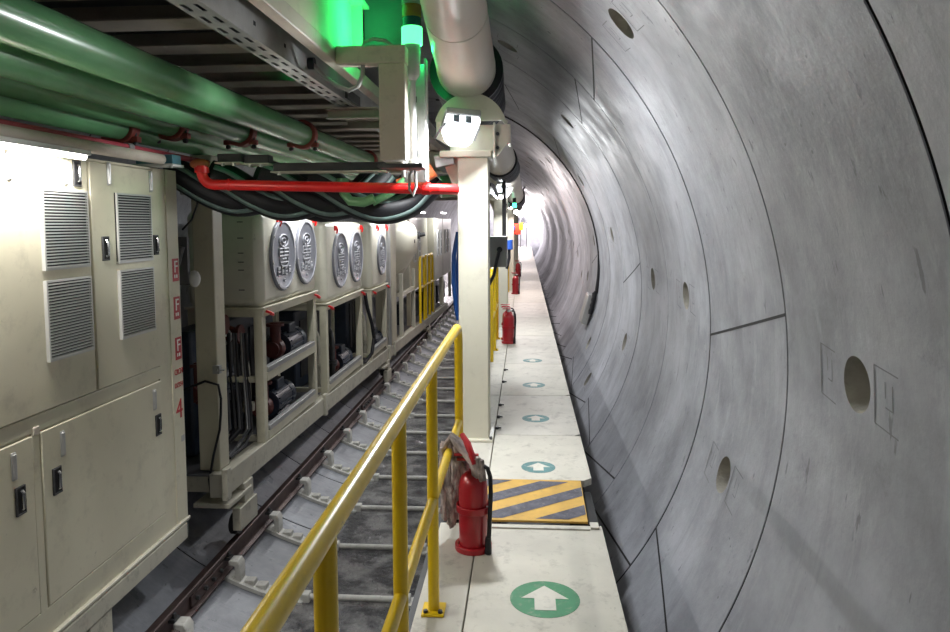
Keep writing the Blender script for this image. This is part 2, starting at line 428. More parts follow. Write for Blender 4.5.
# ------------------------------------------------------------------ track: rails and sleepers
def rail(name, x, label):
    t = thing(name, (x, 8, -1.4), label, 'rail', 'track rails')
    b = MB(); z0 = -1.385; z1 = -1.2
    pts = [(-.06, 0), (.06, 0), (.06, .012), (.012, .03), (.012, .135), (.035, .15), (.035, .18), (.028, .187), (-.028, .187), (-.035, .18), (-.035, .15), (-.012, .135), (-.012, .03), (-.06, .012)]
    b.prism([(x+u, -1, z0+v) for u, v in pts], (0, 42, 0))
    b.build('rail_profile', RAILS, t)
    for y in (5.6, 11.6):
        f = MB().box(x+.012, x+.035, y-.3, y+.3, z0+.04, z0+.13).build('fishplate', RAILS, t, bevel=.006)
        for i in range(4):
            yy = y-.225+.15*i
            MB().cyl((x+.03, yy, z0+.085), (x+.062, yy, z0+.085), .018, 6).build('bolt', DARKST, f)
    return t
rail('track_rail', -2.68, 'rusty brown rail running on white chairs below the cream tanks')
rail('track_rail', -.31, 'rusty rail running underneath the raised walkway')

def sleeper(y):
    t = thing('sleeper', (-1.496, y, -1.7), None, 'sleeper', 'white steel sleepers across the invert')
    for s, nm in ((-1, 'curved_plate'), (1, 'curved_plate')):
        b = MB(); K = 12
        th0 = 270+s*26.5; th1 = 270+s*10
        for i in range(K):
            a, c = th0+(th1-th0)*i/K, th0+(th1-th0)*(i+1)/K
            vs = [tp(q, y+dy, r) for r in (RT-.034, RT-.002) for dy in (-.085, .06) for q in (a, c)]
            b.add(vs, [(0, 1, 3, 2), (4, 6, 7, 5), (0, 4, 5, 1), (2, 3, 7, 6), (0, 2, 6, 4), (1, 5, 7, 3)])
        b.build(nm, WHITEP, t)
        x = -1.496+s*1.095; zz = CZ-sqrt((RT-.02)**2-(x-CX)**2)
        # rail chair: an upright hooked bracket with a clamp bolt
        b = MB(); sg = -s
        prof = [(-.085, -.02), (.075, -.02), (.075, .13), (.05, .17), (-.03, .17), (-.03, .13), (.02, .12), (.03, .02), (-.085, .02)]
        b.prism([(x+sg*u, y-.06, zz+v) for u, v in prof], (0, .12, 0))
        ch = b.build('rail_chair', WHITEP, t, bevel=.008)
        MB().box(x-sg*.07-.045, x-sg*.07+.045, y-.04, y+.04, zz+.165, zz+.19).cyl((x-sg*.05, y, zz+.18), (x-sg*.05, y, zz+.225), .02, 6).build('clamp_bolt', DARKST, ch)
        x2 = -1.496+s*.93
        for q in (0, 1):
            xx = -1.496+s*(.95-.105*q); z2 = CZ-sqrt((RT-.02)**2-(xx-CX)**2)
            MB().box(xx-.045, xx+.045, y-.04, y+.05, z2-.01, z2+.045).build('foot_block', WHITEP, t, bevel=.008)
        xx = -1.496+s*.45
        MB().box(xx-.04, xx+.04, y-.045, y+.045, -1.69, -1.565).build('end_block', WHITEP, t, bevel=.01)
    MB().cyl((-1.496-.45, y, -1.605), (-1.496+.45, y, -1.605), .026, 14).build('tie_bar', WHITEP, t)
    return t
s0 = sleeper(4.0)
s0['label'] = 'white steel sleeper nearest the camera, the first one across the invert'
for i in range(1, 24):
    dup(s0, (-1.496, 4.0+i, -1.7), f'white steel sleeper, {ORD[i]} one counted from the camera along the invert')

# ------------------------------------------------------------------ walkway
def panel(x0, x1, y0, y1, z, label, m=WALK, chamfer=0, th=.045):
    poly = [(x0, y0, z-th)] + ([(x1-chamfer, y0, z-th), (x1, y0+chamfer, z-th)] if chamfer else [(x1, y0, z-th)]) + [(x1, y1, z-th), (x0, y1, z-th)]
    o = MB().prism(poly, (0, 0, th)).build('walkway_panel', m, None, bevel=.004)
    return tag(o, label, 'walkway panel', 'walkway panels')
def arrow(parent, x, y, z, r, worn):
    b = MB(); n = 40
    b.prism([(x+r*cos(2*pi*i/n), y+r*sin(2*pi*i/n), z) for i in range(n)], (0, 0, .0012), 0)
    w = r
    pol = [(-.3, -.62), (.3, -.62), (.3, .0), (.68, .0), (0, .72), (-.68, .0), (-.3, .0)]
    b.prism([(x+u*w, y+v*w, z+.0012) for u, v in pol], (0, 0, .0012), 1)
    o = b.build('arrow_marking', [ARROWB if worn else ARROWG, ARROWW], parent)
    o['label'] = 'worn teal disc with a faded white arrow' if worn else 'green disc with a white arrow pointing into the tunnel'
ZU = .05
p = panel(-.258, .43, .25, 3.93, 0, 'long cream walkway panel in front of the striped ramp with a bright green arrow disc'); arrow(p, .09, 3.13, 0, .158, False)
panel(-.48, -.264, .25, 3.93, 0, 'narrow cream walkway strip under the near yellow handrail and red extinguisher', WALKP)
# ramp plate
b = MB(); x0, x1, y0, y1 = -.30, .355, 3.955, 4.49
def rz(y): return .012+(y-y0)/(y1-y0)*(ZU-.008)
b.prism([(x0, y0, .0), (x0, y1, -.03), (x0, y1, rz(y1)), (x0, y0, rz(y0))], (x1-x0, 0, 0), 0)
# diagonal bands clipped to the plate
def clip(poly, f):
    out = []
    for i in range(len(poly)):
        a, c = poly[i], poly[(i+1) % len(poly)]; fa, fc = f(a), f(c)
        if fa >= 0: out.append(a)
        if fa*fc < 0: q = fa/(fa-fc); out.append((a[0]+(c[0]-a[0])*q, a[1]+(c[1]-a[1])*q))
    return out
sl = .62
for i in range(-6, 10):
    c0 = 3.40+i*.235; wd = .118
    pol = [(x0+.004, y0+.02), (x1-.004, y0+.02), (x1-.004, y1-.09), (x1-.05, y1-.03), (x0+.004, y1-.004)]
    pol = clip(pol, lambda q: q[1]-(c0+sl*(q[0]-x0))); pol = pol and clip(pol, lambda q: (c0+wd+sl*(q[0]-x0))-q[1])
    if len(pol) > 2: b.add([(u, v, rz(v)+.0015) for u, v in pol], [tuple(range(len(pol)))], 1)
o = b.build('ramp_plate', [HAZY, HAZB], None)
tag(o, 'small ramp plate painted with yellow and black diagonal stripes across the walkway', 'ramp')
ends = [4.5, 5.47, 6.76, 8.3, 10.4, 12.4, 14.8, 17.6, 20.5, 24, 28, 33, 40, 50]
al = {0: 4.74, 1: 5.95, 2: 7.2, 3: 8.5, 4: 9.75 + 1, 5: 12.9}
for i in range(len(ends)-1):
    w_ = 'the striped ramp'
    p = panel(-.235, .43, ends[i]+.004, ends[i+1]-.004, ZU, f'{ORD[i]} cream walkway panel beyond the striped ramp', WALKP if i % 2 else WALK, chamfer=.05 if i < 3 else 0)
    if i in (0, 1, 2, 3): arrow(p, .09, al[i], ZU, .115, True)
    if i == 0: p['label'] = 'first cream walkway panel beyond the striped ramp with a worn teal arrow disc'
    if i < 5: panel(-.48, -.241, (3.955 if i == 0 else ends[i]+.004), ends[i+1]-.004, ZU, f'{ORD[i]} narrow cream strip beside the walkway beyond the red extinguisher', WALKP)
    else: panel(-.48, -.241, ends[i]+.004, ends[i+1]-.004, ZU, f'{ORD[i]} narrow strip far along the walkway beside the gantry', WALKP)
# carrying beams under the walkway
for x, lb in ((-.47, 'dark steel beam carrying the walkway edge below the yellow handrail'), (.34, 'dark steel beam carrying the walkway edge next to the concrete wall')):
    b = MB()
    b.box(x-.05, x+.05, .25, 50, -.058, -.046).box(x-.006, x+.006, .25, 50, -.24, -.058).box(x-.05, x+.05, .25, 50, -.252, -.24)
    tag(b.build('walkway_beam', DARKST), lb, 'beam', 'walkway beams')
tag(MB().box(.362, .418, 3.97, 4.47, -.26, -.012).build('ramp_side_plate', SEAL), 'black side plate in the gap between the striped ramp and the tunnel wall', 'plate')  # black plate added to make the opening beside the ramp read dark
# cross bar at the ramp foot
b = MB().box(-.2, .36, 3.865, 3.885, 0, .008).box(.365, .41, 3.88, 3.95, 0, .012)
tag(b.build('ramp_stop_bar', WALKP), 'thin flat bar lying on the walkway just before the striped ramp', 'bar')
# toggles on the walkway seam
for i, y in enumerate((5.62, 5.95, 6.35, 7.3, 7.9)):
    b = MB().cyl((-.225, y, ZU), (-.225, y, ZU+.02), .014, 10).box(-.235, -.19, y-.006, y+.006, ZU+.006, ZU+.016)
    tag(b.build('floor_latch', DARKST), f'small dark latch on the walkway seam, {ORD[i]} one beyond the striped ramp', 'latch', 'walkway latches')

# ------------------------------------------------------------------ handrails
def handrail(y0, y1, posts, z, label, mid=.5, loops=False):
    t = thing('handrail', (-.4, (y0+y1)/2, z), label, 'handrail', 'yellow handrails')
    x = -.4; r = .0255; h = z+1.085
    def bend(p0, c, p1, n=8): return [Vector(p0)*(1-s)**2+Vector(c)*2*s*(1-s)+Vector(p1)*s*s for s in [i/n for i in range(n+1)]]
    pts = ([(x, y0, h)] if not loops else [(x, y0, z+.005), (x, y0, h-.14)] + bend((x, y0, h-.12), (x, y0, h), (x, y0+.12, h)))
    pts += [(x, y1-.14, h)] + bend((x, y1-.12, h), (x, y1, h), (x, y1, h-.12)) + [(x, y1, h-.2), (x, y1, z+.005)]
    MB().tube(pts, r, 16).build('top_rail', YELLOW, t)
    MB().cyl((x, y0, z+mid), (x, y1, z+mid), .022, 16).build('mid_rail', YELLOW, t)
    for y in posts:
        q = MB().cyl((x, y, z), (x, y, h), .0245, 16).build('post', YELLOW, t)
    for y in list(posts)+[y1]:
        bp = MB().box(x-.05, x+.05, y-.055, y+.055, z, z+.012).build('base_plate', YELLOW, t, bevel=.003)
        for dx in (-.032, .032):
            MB().cyl((x+dx, y-.036, z+.012), (x+dx, y-.036, z+.024), .01, 6).build('bolt', DARKST, bp)
    return t
handrail(.35, 4.24, (1.36, 2.2, 3.0), 0, 'near yellow tubular handrail running up to the cream column')
handrail(8.4, 10.1, (9.2,), ZU, 'short yellow handrail just beyond the near cream column', loops=True)
handrail(12.2, 15, (13.6,), ZU, 'distant yellow handrail beyond the pair of red extinguishers', loops=True)
handrail(17.0, 19.8, (18.4,), ZU, 'farthest yellow handrail along the walkway', loops=True)

# ------------------------------------------------------------------ fire extinguishers
def extinguisher(x, y, z, label):
    t = thing('fire_extinguisher', (x, y, z), label, 'fire extinguisher', 'red fire extinguishers')
    MB().lathe([(.06, .012), (.074, .022), (.0755, .05), (.0755, .335), (.072, .362), (.06, .388), (.04, .405), (.022, .412), (.02, .43)], (x, y, z), 32).build('cylinder', EXTRED, t)
    v = MB().cyl((x, y, z+.43), (x, y, z+.468), .021, 14).cyl((x, y, z+.45), (x+.05, y-.02, z+.45), .011, 10).build('valve', STEEL, t)
    MB().box(x-.085, x+.03, y-.012, y+.012, z+.468, z+.482).box(x-.1, x+.03, y-.012, y+.012, z+.492, z+.505, mtx=Matrix.Translation((0, 0, .0))).build('lever', EXTRED, v, bevel=.004)
    MB().tube([(x+.05, y-.02, z+.45), (x+.078, y-.035, z+.44), (x+.092, y-.05, z+.40), (x+.095, y-.06, z+.32), (x+.09, y-.068, z+.2), (x+.086, y-.07, z+.1), (x+.082, y-.07, z+.07)], .0115, 12).cyl((x+.082, y-.07, z+.09), (x+.08, y-.07, z+.005), .015, 14, 0, .019).build('hose', BLACK, t)
    MB().pipe((x, y, z), (x, y, z+.03), .097, .078, 32).cyl((x, y, z), (x, y, z+.012), .09, 32).build('base_ring', EXTRED, t, bevel=.003)
    bd = MB().pipe((x+.004, y, z+.205), (x+.004, y, z+.24), .093, .084, 32).build('holding_band', EXTRED, t, bevel=.003)
    MB().box(x+.07, x+.094, y-.05, y-.03, z+.205, z+.24).build('band_clip', STEEL, bd)
    return t
fe = extinguisher(-.27, 3.62, 0, 'red fire extinguisher with black hose standing nearest, beside the near yellow handrail')
dup(fe, (-.225, 9.75, ZU), 'red fire extinguisher beside the short yellow handrail, second from the camera')
dup(fe, (-.245, 10.05, ZU), 'red fire extinguisher close behind the second one, third from the camera')
dup(fe, (-.22, 16.6, ZU), 'small distant red fire extinguisher, fourth along the walkway')
dup(fe, (-.215, 22, ZU), 'tiny far red fire extinguisher, fifth along the walkway')

# rags hung over the rail end
rr = random.Random(11); b = MB()
for i in range(34):
    x = -.39+rr.uniform(-.05, .07); y = 3.72+rr.uniform(-.07, .05); bot = rr.uniform(.07, .2); top = .5+rr.uniform(0, .05)
    pts = []
    for k in range(9):
        f = k/8; z = top+(bot-top)*f
        spread = sin(pi*min(1, f*1.1))*.035
        pts.append((x+rr.uniform(-.012, .012)+(x+.38)*spread*12*.5, y+rr.uniform(-.012, .012)-spread*.8, z))
    rad = [rr.uniform(.010, .019)*(1-.35*abs(k/8-.5)) for k in range(9)]
    b.tube(pts, rad, 7)
for i in range(9):     # loops over the rail and across to the extinguisher's valve
    y = 3.70+rr.uniform(-.04, .05); e = rr.uniform(-.27, -.22)
    b.tube([(-.43, y, .42), (-.425, y, .52), (-.39, y, .56+rr.uniform(0, .02)), (-.34, y-.03, .53+rr.uniform(-.01, .02)), ((-.34+e)/2, y-.05, .495), (e, 3.6, .455+rr.uniform(-.02, .03)), (e+.012, 3.58, .38+rr.uniform(-.02, .03))], rr.uniform(.01, .018), 7)
b.tube([(-.335, 3.72, .575), (-.30, 3.66, .54), (-.27, 3.6, .49), (-.262, 3.58, .46)], [.014, .02, .018, .01], 8, 1)
tag(b.build('rag_bundle', [RAG, EXTRED]), 'bundle of dirty grey-pink rags hanging from the yellow rail end over the red extinguisher', 'rags')

# ------------------------------------------------------------------ gantry columns
def column(y, z, label):
    t = thing('gantry_column', (-.38, y, z), label, 'column', 'cream gantry columns')
    x0, x1 = -.498, -.272
    MB().box(x0, x1, y, y+.05, z, 2.187).box(x0, x1, y+.20, y+.25, z, 2.187).box(x0+.01, x1-.012, y+.04, y+.21, z, 2.187).build('post', CREAMW, t, bevel=.008)
    bp = MB().box(x0-.04, x1+.03, y-.04, y+.3, z, z+.02).build('base_plate', CREAMW, t, bevel=.004)
    for xx in (x0-.02, x1+.015):
        MB().cyl((xx, y-.02, z+.02), (xx, y-.02, z+.04), .012, 6).build('bolt', DARKST, bp)
    MB().box(-.63, -.25, y-.02, y+.3, 2.187, 2.235).build('cap_plate', CREAMW, t, bevel=.005)
    MB().box(-.56, -.23, y+.06, y+.28, 2.235, 2.43).build('head_block', CREAMW, t, bevel=.006)
    MB().prism([(-.63, y+.1, 2.187), (-.498, y+.1, 2.187), (-.498, y+.1, 1.88)], (0, .02, 0)).build('gusset', CREAMW, t)
    MB().prism([(-.66, y+.05, 2.46), (-.56, y+.05, 2.46), (-.50, y+.05, 2.235), (-.66, y+.05, 2.33)], (0, .02, 0)).build('side_gusset', CREAMW, t)
    bk = MB().prism([(-.228, y-.03, 2.19), (-.20, y-.03, 2.19), (-.11, y-.03, 2.30), (-.11, y-.03, 2.42), (-.228, y-.03, 2.42)], (0, .02, 0)).box(-.232, -.215, y-.06, y+.2, 2.18, 2.43).box(-.125, -.105, y-.03, y+.2, 2.28, 2.42).build('duct_bracket', CREAMW, t, bevel=.003)
    for zz in (2.25, 2.35):
        MB().cyl((-.2, y-.042, zz), (-.2, y-.025, zz), .014, 6).build('bolt', DARKST, bk)
    n = 24; pts = []
    for i in range(n+1):
        a = radians(14+152*i/n); pts.append((-.405+.27*cos(a), y+.03, 2.39+.27*sin(a)))
    MB().prism(pts, (0, .025, 0)).build('saddle_plate', CREAMW, t)
    MB().prism([(-.15, y+.02, 2.47), (-.125, y+.02, 2.45), (-.14, y+.02, 2.42), (-.165, y+.02, 2.45)], (0, .05, 0)).build('saddle_strap', CREAMW, t)
    return t
column(5.3, ZU, 'cream steel column nearest the camera, standing on the walkway with a lit lamp on its head')
for i, y in enumerate((11.3, 17.3, 23.3, 29.3)):
    column(y, ZU, f'cream steel column further down the walkway, {ORD[i+1]} from the camera') if i < 2 else column(y, ZU, f'far cream steel column, {ORD[i+1]} from the camera')

# lamp on the near column
def bulkhead(x, y, z, label):
    t = thing('bulkhead_lamp', (x, y, z), label, 'lamp', 'bulkhead lamps on columns')
    R = Matrix.Translation((x, y, z)) @ Matrix.Rotation(radians(-18), 4, 'X') @ Matrix.Rotation(radians(14), 4, 'Z')
    MB().box(-.125, .125, -.12, .14, .0, .05, mtx=R).build('housing', GREYP, t, bevel=.012)
    b = MB(); pr = []
    hw = lambda zz: .12-.05*((-zz)/.13)**2
    pr = [(-.12, .0), (.12, .0), (.122, -.04), (.1, -.1), (.06, -.135), (-.06, -.135), (-.1, -.1), (-.122, -.04)]
    b.prism([R @ Vector((u, -.115, v)) for u, v in pr], R.to_3x3() @ Vector((0, .25, 0)))
    df = b.build('diffuser', TUBEB, t, bevel=.015, seg=3)
    for dx in (-.05, .035):
        MB().box(dx-.02, dx+.022, -.121, -.115, -.06, -.008, mtx=R).build('led_reflector', LEDD, df, bevel=.002)
    for i in range(5):
        yy = -.08+i*.045
        MB().box(.1, .124, yy-.004, yy+.004, -.09, -.01, mtx=R).build('guard_rib', GREYP, df)
    MB().tube([(x-.0, y-.1, z+.035), (x-.06, y-.12, z+.01), (x-.13, y-.1, z-.05), (x-.19, y-.02, z-.12)], .009, 8).build('supply_cable', GREYD, t)
    return t
bulkhead(-.455, 5.13, 2.42, 'glowing white bulkhead lamp mounted in front of the near column head')
bulkhead(-.33, 11.1, 2.25, 'small lit bulkhead lamp on the second column behind the near one')
bulkhead(-.33, 17.1, 2.25, 'distant lit bulkhead lamp on the third column')

# ------------------------------------------------------------------ ventilation duct
def ductsec(p, q, r, label, seams=(0.93,), r0=None):
    r0 = r0 or r
    p, q = Vector(p), Vector(q); d = (q-p).normalized()
    t = thing('ventilation_duct', (p+q)/2, label, 'duct', 'ventilation duct sections')
    MB().cyl(p, q, r0, 48, 0, r).build('duct_shell', DUCT, t, bevel=.01)
    for s in seams:
        c = p+(q-p)*s
        rc = r0+(r-r0)*s
        MB().pipe(c-d*.006, c+d*.006, rc+.0025, rc-.01, 48).build('seam_band', DUCT, t)
    return t
A0, A1 = Vector((-.36, 2.2, 3.14)), Vector((-.438, 5.55, 2.825))
ductsec(A0, A1, .222, 'large glossy cream ventilation duct overhead, nearest section', (.62, .93), .135)
B0, B1 = Vector((-.42, 6.25, 2.76)), Vector((-.32, 9.3, 2.50))
ductsec(B0, B1, .2, 'second cream duct section hanging behind the near column head', (.1, .9))
C0, C1 = Vector((-.26, 9.9, 2.46)), Vector((-.2, 14.5, 2.25))
ductsec(C0, C1, .17, 'third smaller cream duct section further along the tunnel', (.1, .9))
def bellows(p, q, r0, r1, label):
    p, q = Vector(p), Vector(q); K = 44; pts = []; rs = []
    g = random.Random(5)
    for i in range(K+1):
        f = i/K; sag = -.035*sin(pi*f)
        pts.append(p.lerp(q, f)+Vector((0, 0, sag))); rs.append((r0+(r1-r0)*f)*(1+.05*(i % 4 in (0, 1))+g.uniform(-.015, .015)))
    return tag(MB().tube(pts, rs, 36).build('duct_bellows', BELLOW, angle=60), label, 'duct bellows', 'duct bellows')
bellows((-.438, 5.40, 2.84), (-.42, 6.4, 2.75), .262, .235, 'black wrinkled fabric bellows at the end of the near duct')
bellows((-.325, 9.2, 2.505), (-.26, 10.05, 2.455), .215, .185, 'small black bellows at the end of the second duct section')
bellows((-.2, 14.4, 2.26), (-.18, 15.3, 2.2), .19, .18, 'distant black bellows below the third duct section')
# ------------------------------------------------------------------ beacon group
t = thing('beacon_board', (-.75, 5.0, 2.0), 'narrow grey steel board carrying the green signal tower', 'board')
MB().box(-.845, -.675, 5.0, 5.015, 1.99, 2.80).box(-.845, -.83, 4.88, 5.0, 2.02, 2.80).build('back_panel', STEEL, t, bevel=.002)
MB().box(-.685, -.672, 4.91, 5.0, 1.99, 2.82).build('side_flange', GREYP, t, bevel=.002)
MB().box(-.825, -.775, 4.97, 5.0, 2.09, 2.47).build('label_strip', WHITE, t)
for zz in (2.17, 2.28, 2.40, 2.54):
    MB().box(-.765, -.750, 4.985, 5.0, zz, zz+.04).build('terminal', DARKST, t)
MB().tube([(-.752, 4.83, 2.08), (-.78, 4.81, 2.03), (-.78, 4.81, 1.93), (-.755, 4.81, 1.89), (-.735, 4.81, 1.95), (-.74, 4.82, 2.06)], .010, 8).build('cable_loop', GREYP, t)
t = thing('signal_beacon', (-.757, 4.85, 2.07), 'signal tower lamp with orange, blue and glowing green lenses on a grey pole', 'beacon')
c = (-.757, 4.85)
MB().cyl((*c, 2.09), (*c, 2.68), .023, 18).build('pole', GREYP, t)
MB().lathe([(.023, 2.66), (.04, 2.68), (.053, 2.70), (.055, 2.895)], (*c, 0), 28).build('base', GREYP, t)
MB().cyl((*c, 2.895), (*c, 3.012), .071, 28).build('green_lens', GREENLIT, t, bevel=.006)
MB().cyl((*c, 3.012), (*c, 3.074), .064, 28).build('blue_lens', LENSB, t, bevel=.004)
MB().cyl((*c, 3.074), (*c, 3.155), .066, 28).build('orange_lens', LENSO, t, bevel=.004)
MB().cyl((*c, 3.155), (*c, 3.23), .066, 28).build('top_cap', GREYP, t, bevel=.006)
MB().cyl((*c, 2.09), (*c, 2.13), .038, 18).box(-.80, -.71, 4.81, 4.90, 2.06, 2.09).build('foot_clamp', STEEL, t, bevel=.004)
t = thing('beacon_hanger', (-.85, 4.65, 2.08), 'beige square-tube bracket shaped like an upside-down L beside the beacon', 'bracket')
MB().box(-1.217, -.763, 4.6, 4.72, 2.727, 2.84).build('arm', BEIGE, t, bevel=.008)
MB().box(-.938, -.767, 4.6, 4.72, 2.11, 2.727).build('drop_leg', BEIGE, t, bevel=.008)
MB().box(-.95, -.66, 4.59, 4.82, 2.06, 2.088).build('foot_plate', DARKST, t, bevel=.003)
t = thing('switch_box', (-1.0, 5.3, 2.95), 'dark grey steel box behind the beacon beside the cream duct', 'box')
MB().box(-1.17, -.88, 5.25, 5.33, 2.94, 3.4).build('box_body', GREYD, t, bevel=.006)
tag(MB().tube([(-1.05, 4.66, 2.84), (-1.04, 4.66, 2.875), (-.98, 4.66, 2.895), (-.9, 4.66, 2.88), (-.85, 4.67, 2.845)], .012, 10).build('arm_cable', GREYP), 'short grey cable arching over the arm of the beige hanger', 'cable')
tag(MB().tube([(-1.05, 4.65, 2.728), (-1.055, 4.66, 2.66), (-1.09, 4.68, 2.60), (-1.16, 4.72, 2.58), (-1.25, 4.78, 2.62), (-1.36, 4.86, 2.70), (-1.45, 4.9, 2.79)], .015, 10).build('conduit', GREYP), 'grey flexible conduit looping from the beige hanger to the cable tray', 'conduit')

# ------------------------------------------------------------------ overhead gantry steel
t = thing('gantry_girder', (-1.2, 5, 2.7), 'long beige gantry girder with a tall web lit green by the beacon', 'girder')
MB().box(-1.30, -1.22, 1.2, 30, 2.745, 2.84).build('bottom_chord', BEIGE, t, bevel=.008)
MB().box(-1.245, -1.225, 1.2, 5.2, 2.84, 3.24).build('web_plate', CREAM, t, bevel=.003)
for y in (1.9, 2.9, 5.1):
    MB().box(-1.225, -1.15, y, y+.015, 2.84, 3.24).build('stiffener', CREAM, t)
MB().box(-1.245, -1.12, 1.2, 5.2, 3.24, 3.26).build('top_flange', CREAM, t)
for y in (10.2, 16.2, 22.2):
    tag(MB().box(-3.2, -.63, y, y+.22, 2.44, 2.72).box(-3.2, -.63, y-.06, y+.28, 2.42, 2.45).build('portal_beam', CREAMD, bevel=.006), {10.2: 'nearest heavy cream portal beam crossing over the tanks', 16.2: 'second heavy cream portal beam crossing over the silo', 22.2: 'farthest heavy cream portal beam over the far cabinets'}[y], 'beam', 'portal beams')
# perforated cable tray
t = thing('cable_tray', (-1.53, 4.5, 2.72), 'galvanised perforated cable tray with slot holes running overhead', 'cable tray')
b = MB(); xa, xb, zt = -1.63, -1.484, 2.72; th = .003
def strip(x0, x1, y0, y1): b.box(x0, x1, y0, y1, zt, zt+th)
rows = [(-1.605, -1.58), (-1.54, -1.515)]
edges = [xa]+[e for r_ in rows for e in r_]+[xb]
for i in range(0, len(edges), 2): strip(edges[i], edges[i+1], 1.2, 8.4)
for j, (r0, r1) in enumerate(rows):
    y = 1.2
    while y < 8.4:
        strip(r0, r1, y, min(y+.09, 8.4)); y += .2
b.build('tray_bottom', STEEL, t)
for k, (x0, x1) in enumerate(((xb-.004, xb), (xa, xa+.004))):
    b = MB(); b.box(x0, x1, 1.2, 8.4, zt, zt+.18).box(x0-.012, x1, 1.2, 8.4, zt+.18, zt+.185)
    sd = b.build('tray_side', STEEL, t)
    if k == 0:
        for y in (2.4, 2.9, 3.4, 3.9, 4.4, 4.9, 5.5, 6.1): MB().box(x1, x1+.0012, y, y+.035, zt+.07, zt+.095).build('square_hole', SEAL, sd)
MB().cyl((-1.484, 4.9, 2.80), (-1.44, 4.9, 2.80), .04, 18).build('cable_gland', BLACK, t)
MB().box(-1.484, -1.46, 5.9, 6.35, 2.74, 2.82).build('splice_plate', DARKST, t, bevel=.004)
b = MB(); g = random.Random(2)
for i in range(5): b.tube([(-1.6+.024*i, y, 2.745+g.uniform(0, .012)) for y in (1.3, 3, 5, 7, 8.3)], .010, 8)
tag(b.build('tray_cables', BLACK), 'bundle of black cables lying inside the perforated cable tray', 'cables')
# crossbeams above the green pipes
for i in range(20):
    y = 3.05+i*.62
    b = MB().box(-2.95, -1.5, y, y+.012, 2.93, 3.03).box(-2.95, -1.5, y-.09, y+.15, 2.918, 2.93)
    tag(b.build('crossbeam', BEIGE, bevel=.003), f'beige channel crossbeam above the green pipes, {ORD[i]} counted from the camera', 'crossbeam', 'overhead crossbeams')
tag(MB().box(-2.95, -1.25, 1.2, 30, 3.035, 3.05).build('deck_plate', GREYD, bevel=.002), 'dark steel deck plate over the crossbeams above the green pipes', 'deck plate')  # added plate that keeps the space over the crossbeams dark
for i, y in enumerate((6.2, 6.9)):
    b = MB().pipe((-1.72, y, 2.64), (-1.28, y, 2.64), .001, .0005, 6) if False else MB()
    b.box(-1.74, -1.28, y, y+.09, 2.62, 2.632).box(-1.74, -1.28, y, y+.09, 2.70, 2.712).box(-1.74, -1.28, y+.08, y+.09, 2.632, 2.70)
    tag(b.build('tray_bracket', BEIGE, bevel=.003), f'beige channel bracket under the cable tray, {"nearer" if i == 0 else "farther"} of two', 'bracket', 'tray brackets')

# ------------------------------------------------------------------ green pipes
def green_pipe(x, z, r, y0, y1, yc, label, m=GREEN):
    t = thing('green_pipe', (x, (y0+y1)/2, z), label, 'pipe', 'green pipes')
    b = MB().cyl((x, y0, z), (x, y1, z), r, 40); b.build('pipe_run', m, t, bevel=.01)
    for y in yc:
        cp = MB().pipe((x, y-.05, z), (x, y+.05, z), r+.03, r-.004, 40).build('coupling', RUSTRED, t, bevel=.008)
        for s in (-1, 1):
            a = radians(-40) if s > 0 else radians(220)
            px_, pz_ = x+(r+.045)*cos(a), z+(r+.045)*sin(a)
            MB().box(px_-.03, px_+.03, y-.03, y+.03, pz_-.02, pz_+.02).build('coupling_lug', RUSTRED, cp, bevel=.005)
            MB().cyl((px_, y, pz_-.055), (px_, y, pz_+.045), .012, 8).cyl((px_, y, pz_-.05), (px_, y, pz_-.025), .022, 6).build('bolt', DARKST, cp)
    return t
def gp(ang, x, hw):   # angle above the walkway axis seen from the middle of the aisle fixes the height
    return 1.7-x*math.tan(radians(ang))
green_pipe(-2.115, gp(21.9, -2.115, 0), .107, .9, 9.6, (6.75, 9.55), 'thickest green pipe, the uppermost of the four, with a red coupling')
green_pipe(-2.40, gp(18.1, -2.40, 0), .10, .9, 14, (5.95, 11.0), 'second green pipe from the cable tray')
green_pipe(-2.70, gp(15.9, -2.70, 0), .098, .9, 14, (5.35, 11.3), 'third green pipe from the cable tray')
green_pipe(-2.87, gp(13.6, -2.87, 0), .092, .9, 14, (4.95, 11.6), 'lowest green pipe, farthest from the cable tray')
x = -2.58
b = MB().cyl((x, .9, 2.205), (x, 5.7, 2.205), .021, 16)
t = thing('thin_red_pipe', (x, 3, 2.27), 'thin dusty red pipe running under the green pipes above the cabinet', 'pipe')
b.build('pipe_run', PINKRED, t)
for y in (3.2, 4.5): MB().pipe((x, y, 2.205), (x, y+.06, 2.205), .029, .018, 16).build('clip', STEEL, t)
tag(MB().cyl((-2.5, .9, 2.15), (-2.5, 4.8, 2.15), .036, 24).build('beige_pipe', BEIGE, bevel=.006), 'beige pipe running just above the glowing tube lamp', 'pipe')

# ------------------------------------------------------------------ tube lamps
LIGHTS = []
def area(loc, sx, sy, power, col=(1, 1, 1), rot=(0, 0, 0), name='lamp_light'):
    l = bpy.data.lights.new(name, 'AREA'); l.shape = 'RECTANGLE'; l.size = sx; l.size_y = sy; l.energy = power; l.color = col
    o = bpy.data.objects.new(name, l); COL.objects.link(o); o.location = loc; o.rotation_euler = rot
    return o
def point(loc, power, col=(1, 1, 1), r=.05, name='lamp_light'):
    l = bpy.data.lights.new(name, 'POINT'); l.energy = power; l.color = col; l.shadow_soft_size = r
    o = bpy.data.objects.new(name, l); COL.objects.link(o); o.location = loc
    return o
def tube_lamp(x, y0, y1, z, label, power=40, tilt=0):
    t = thing('tube_lamp', (x, (y0+y1)/2, z), label, 'lamp', 'tube lamps')
    MB().box(x-.03, x+.03, y0, y1, z+.012, z+.04).build('housing', WHITE, t, bevel=.004)
    MB().cyl((x, y0+.02, z), (x, y1-.02, z), .015, 14).build('tube', TUBE, t)
    return t
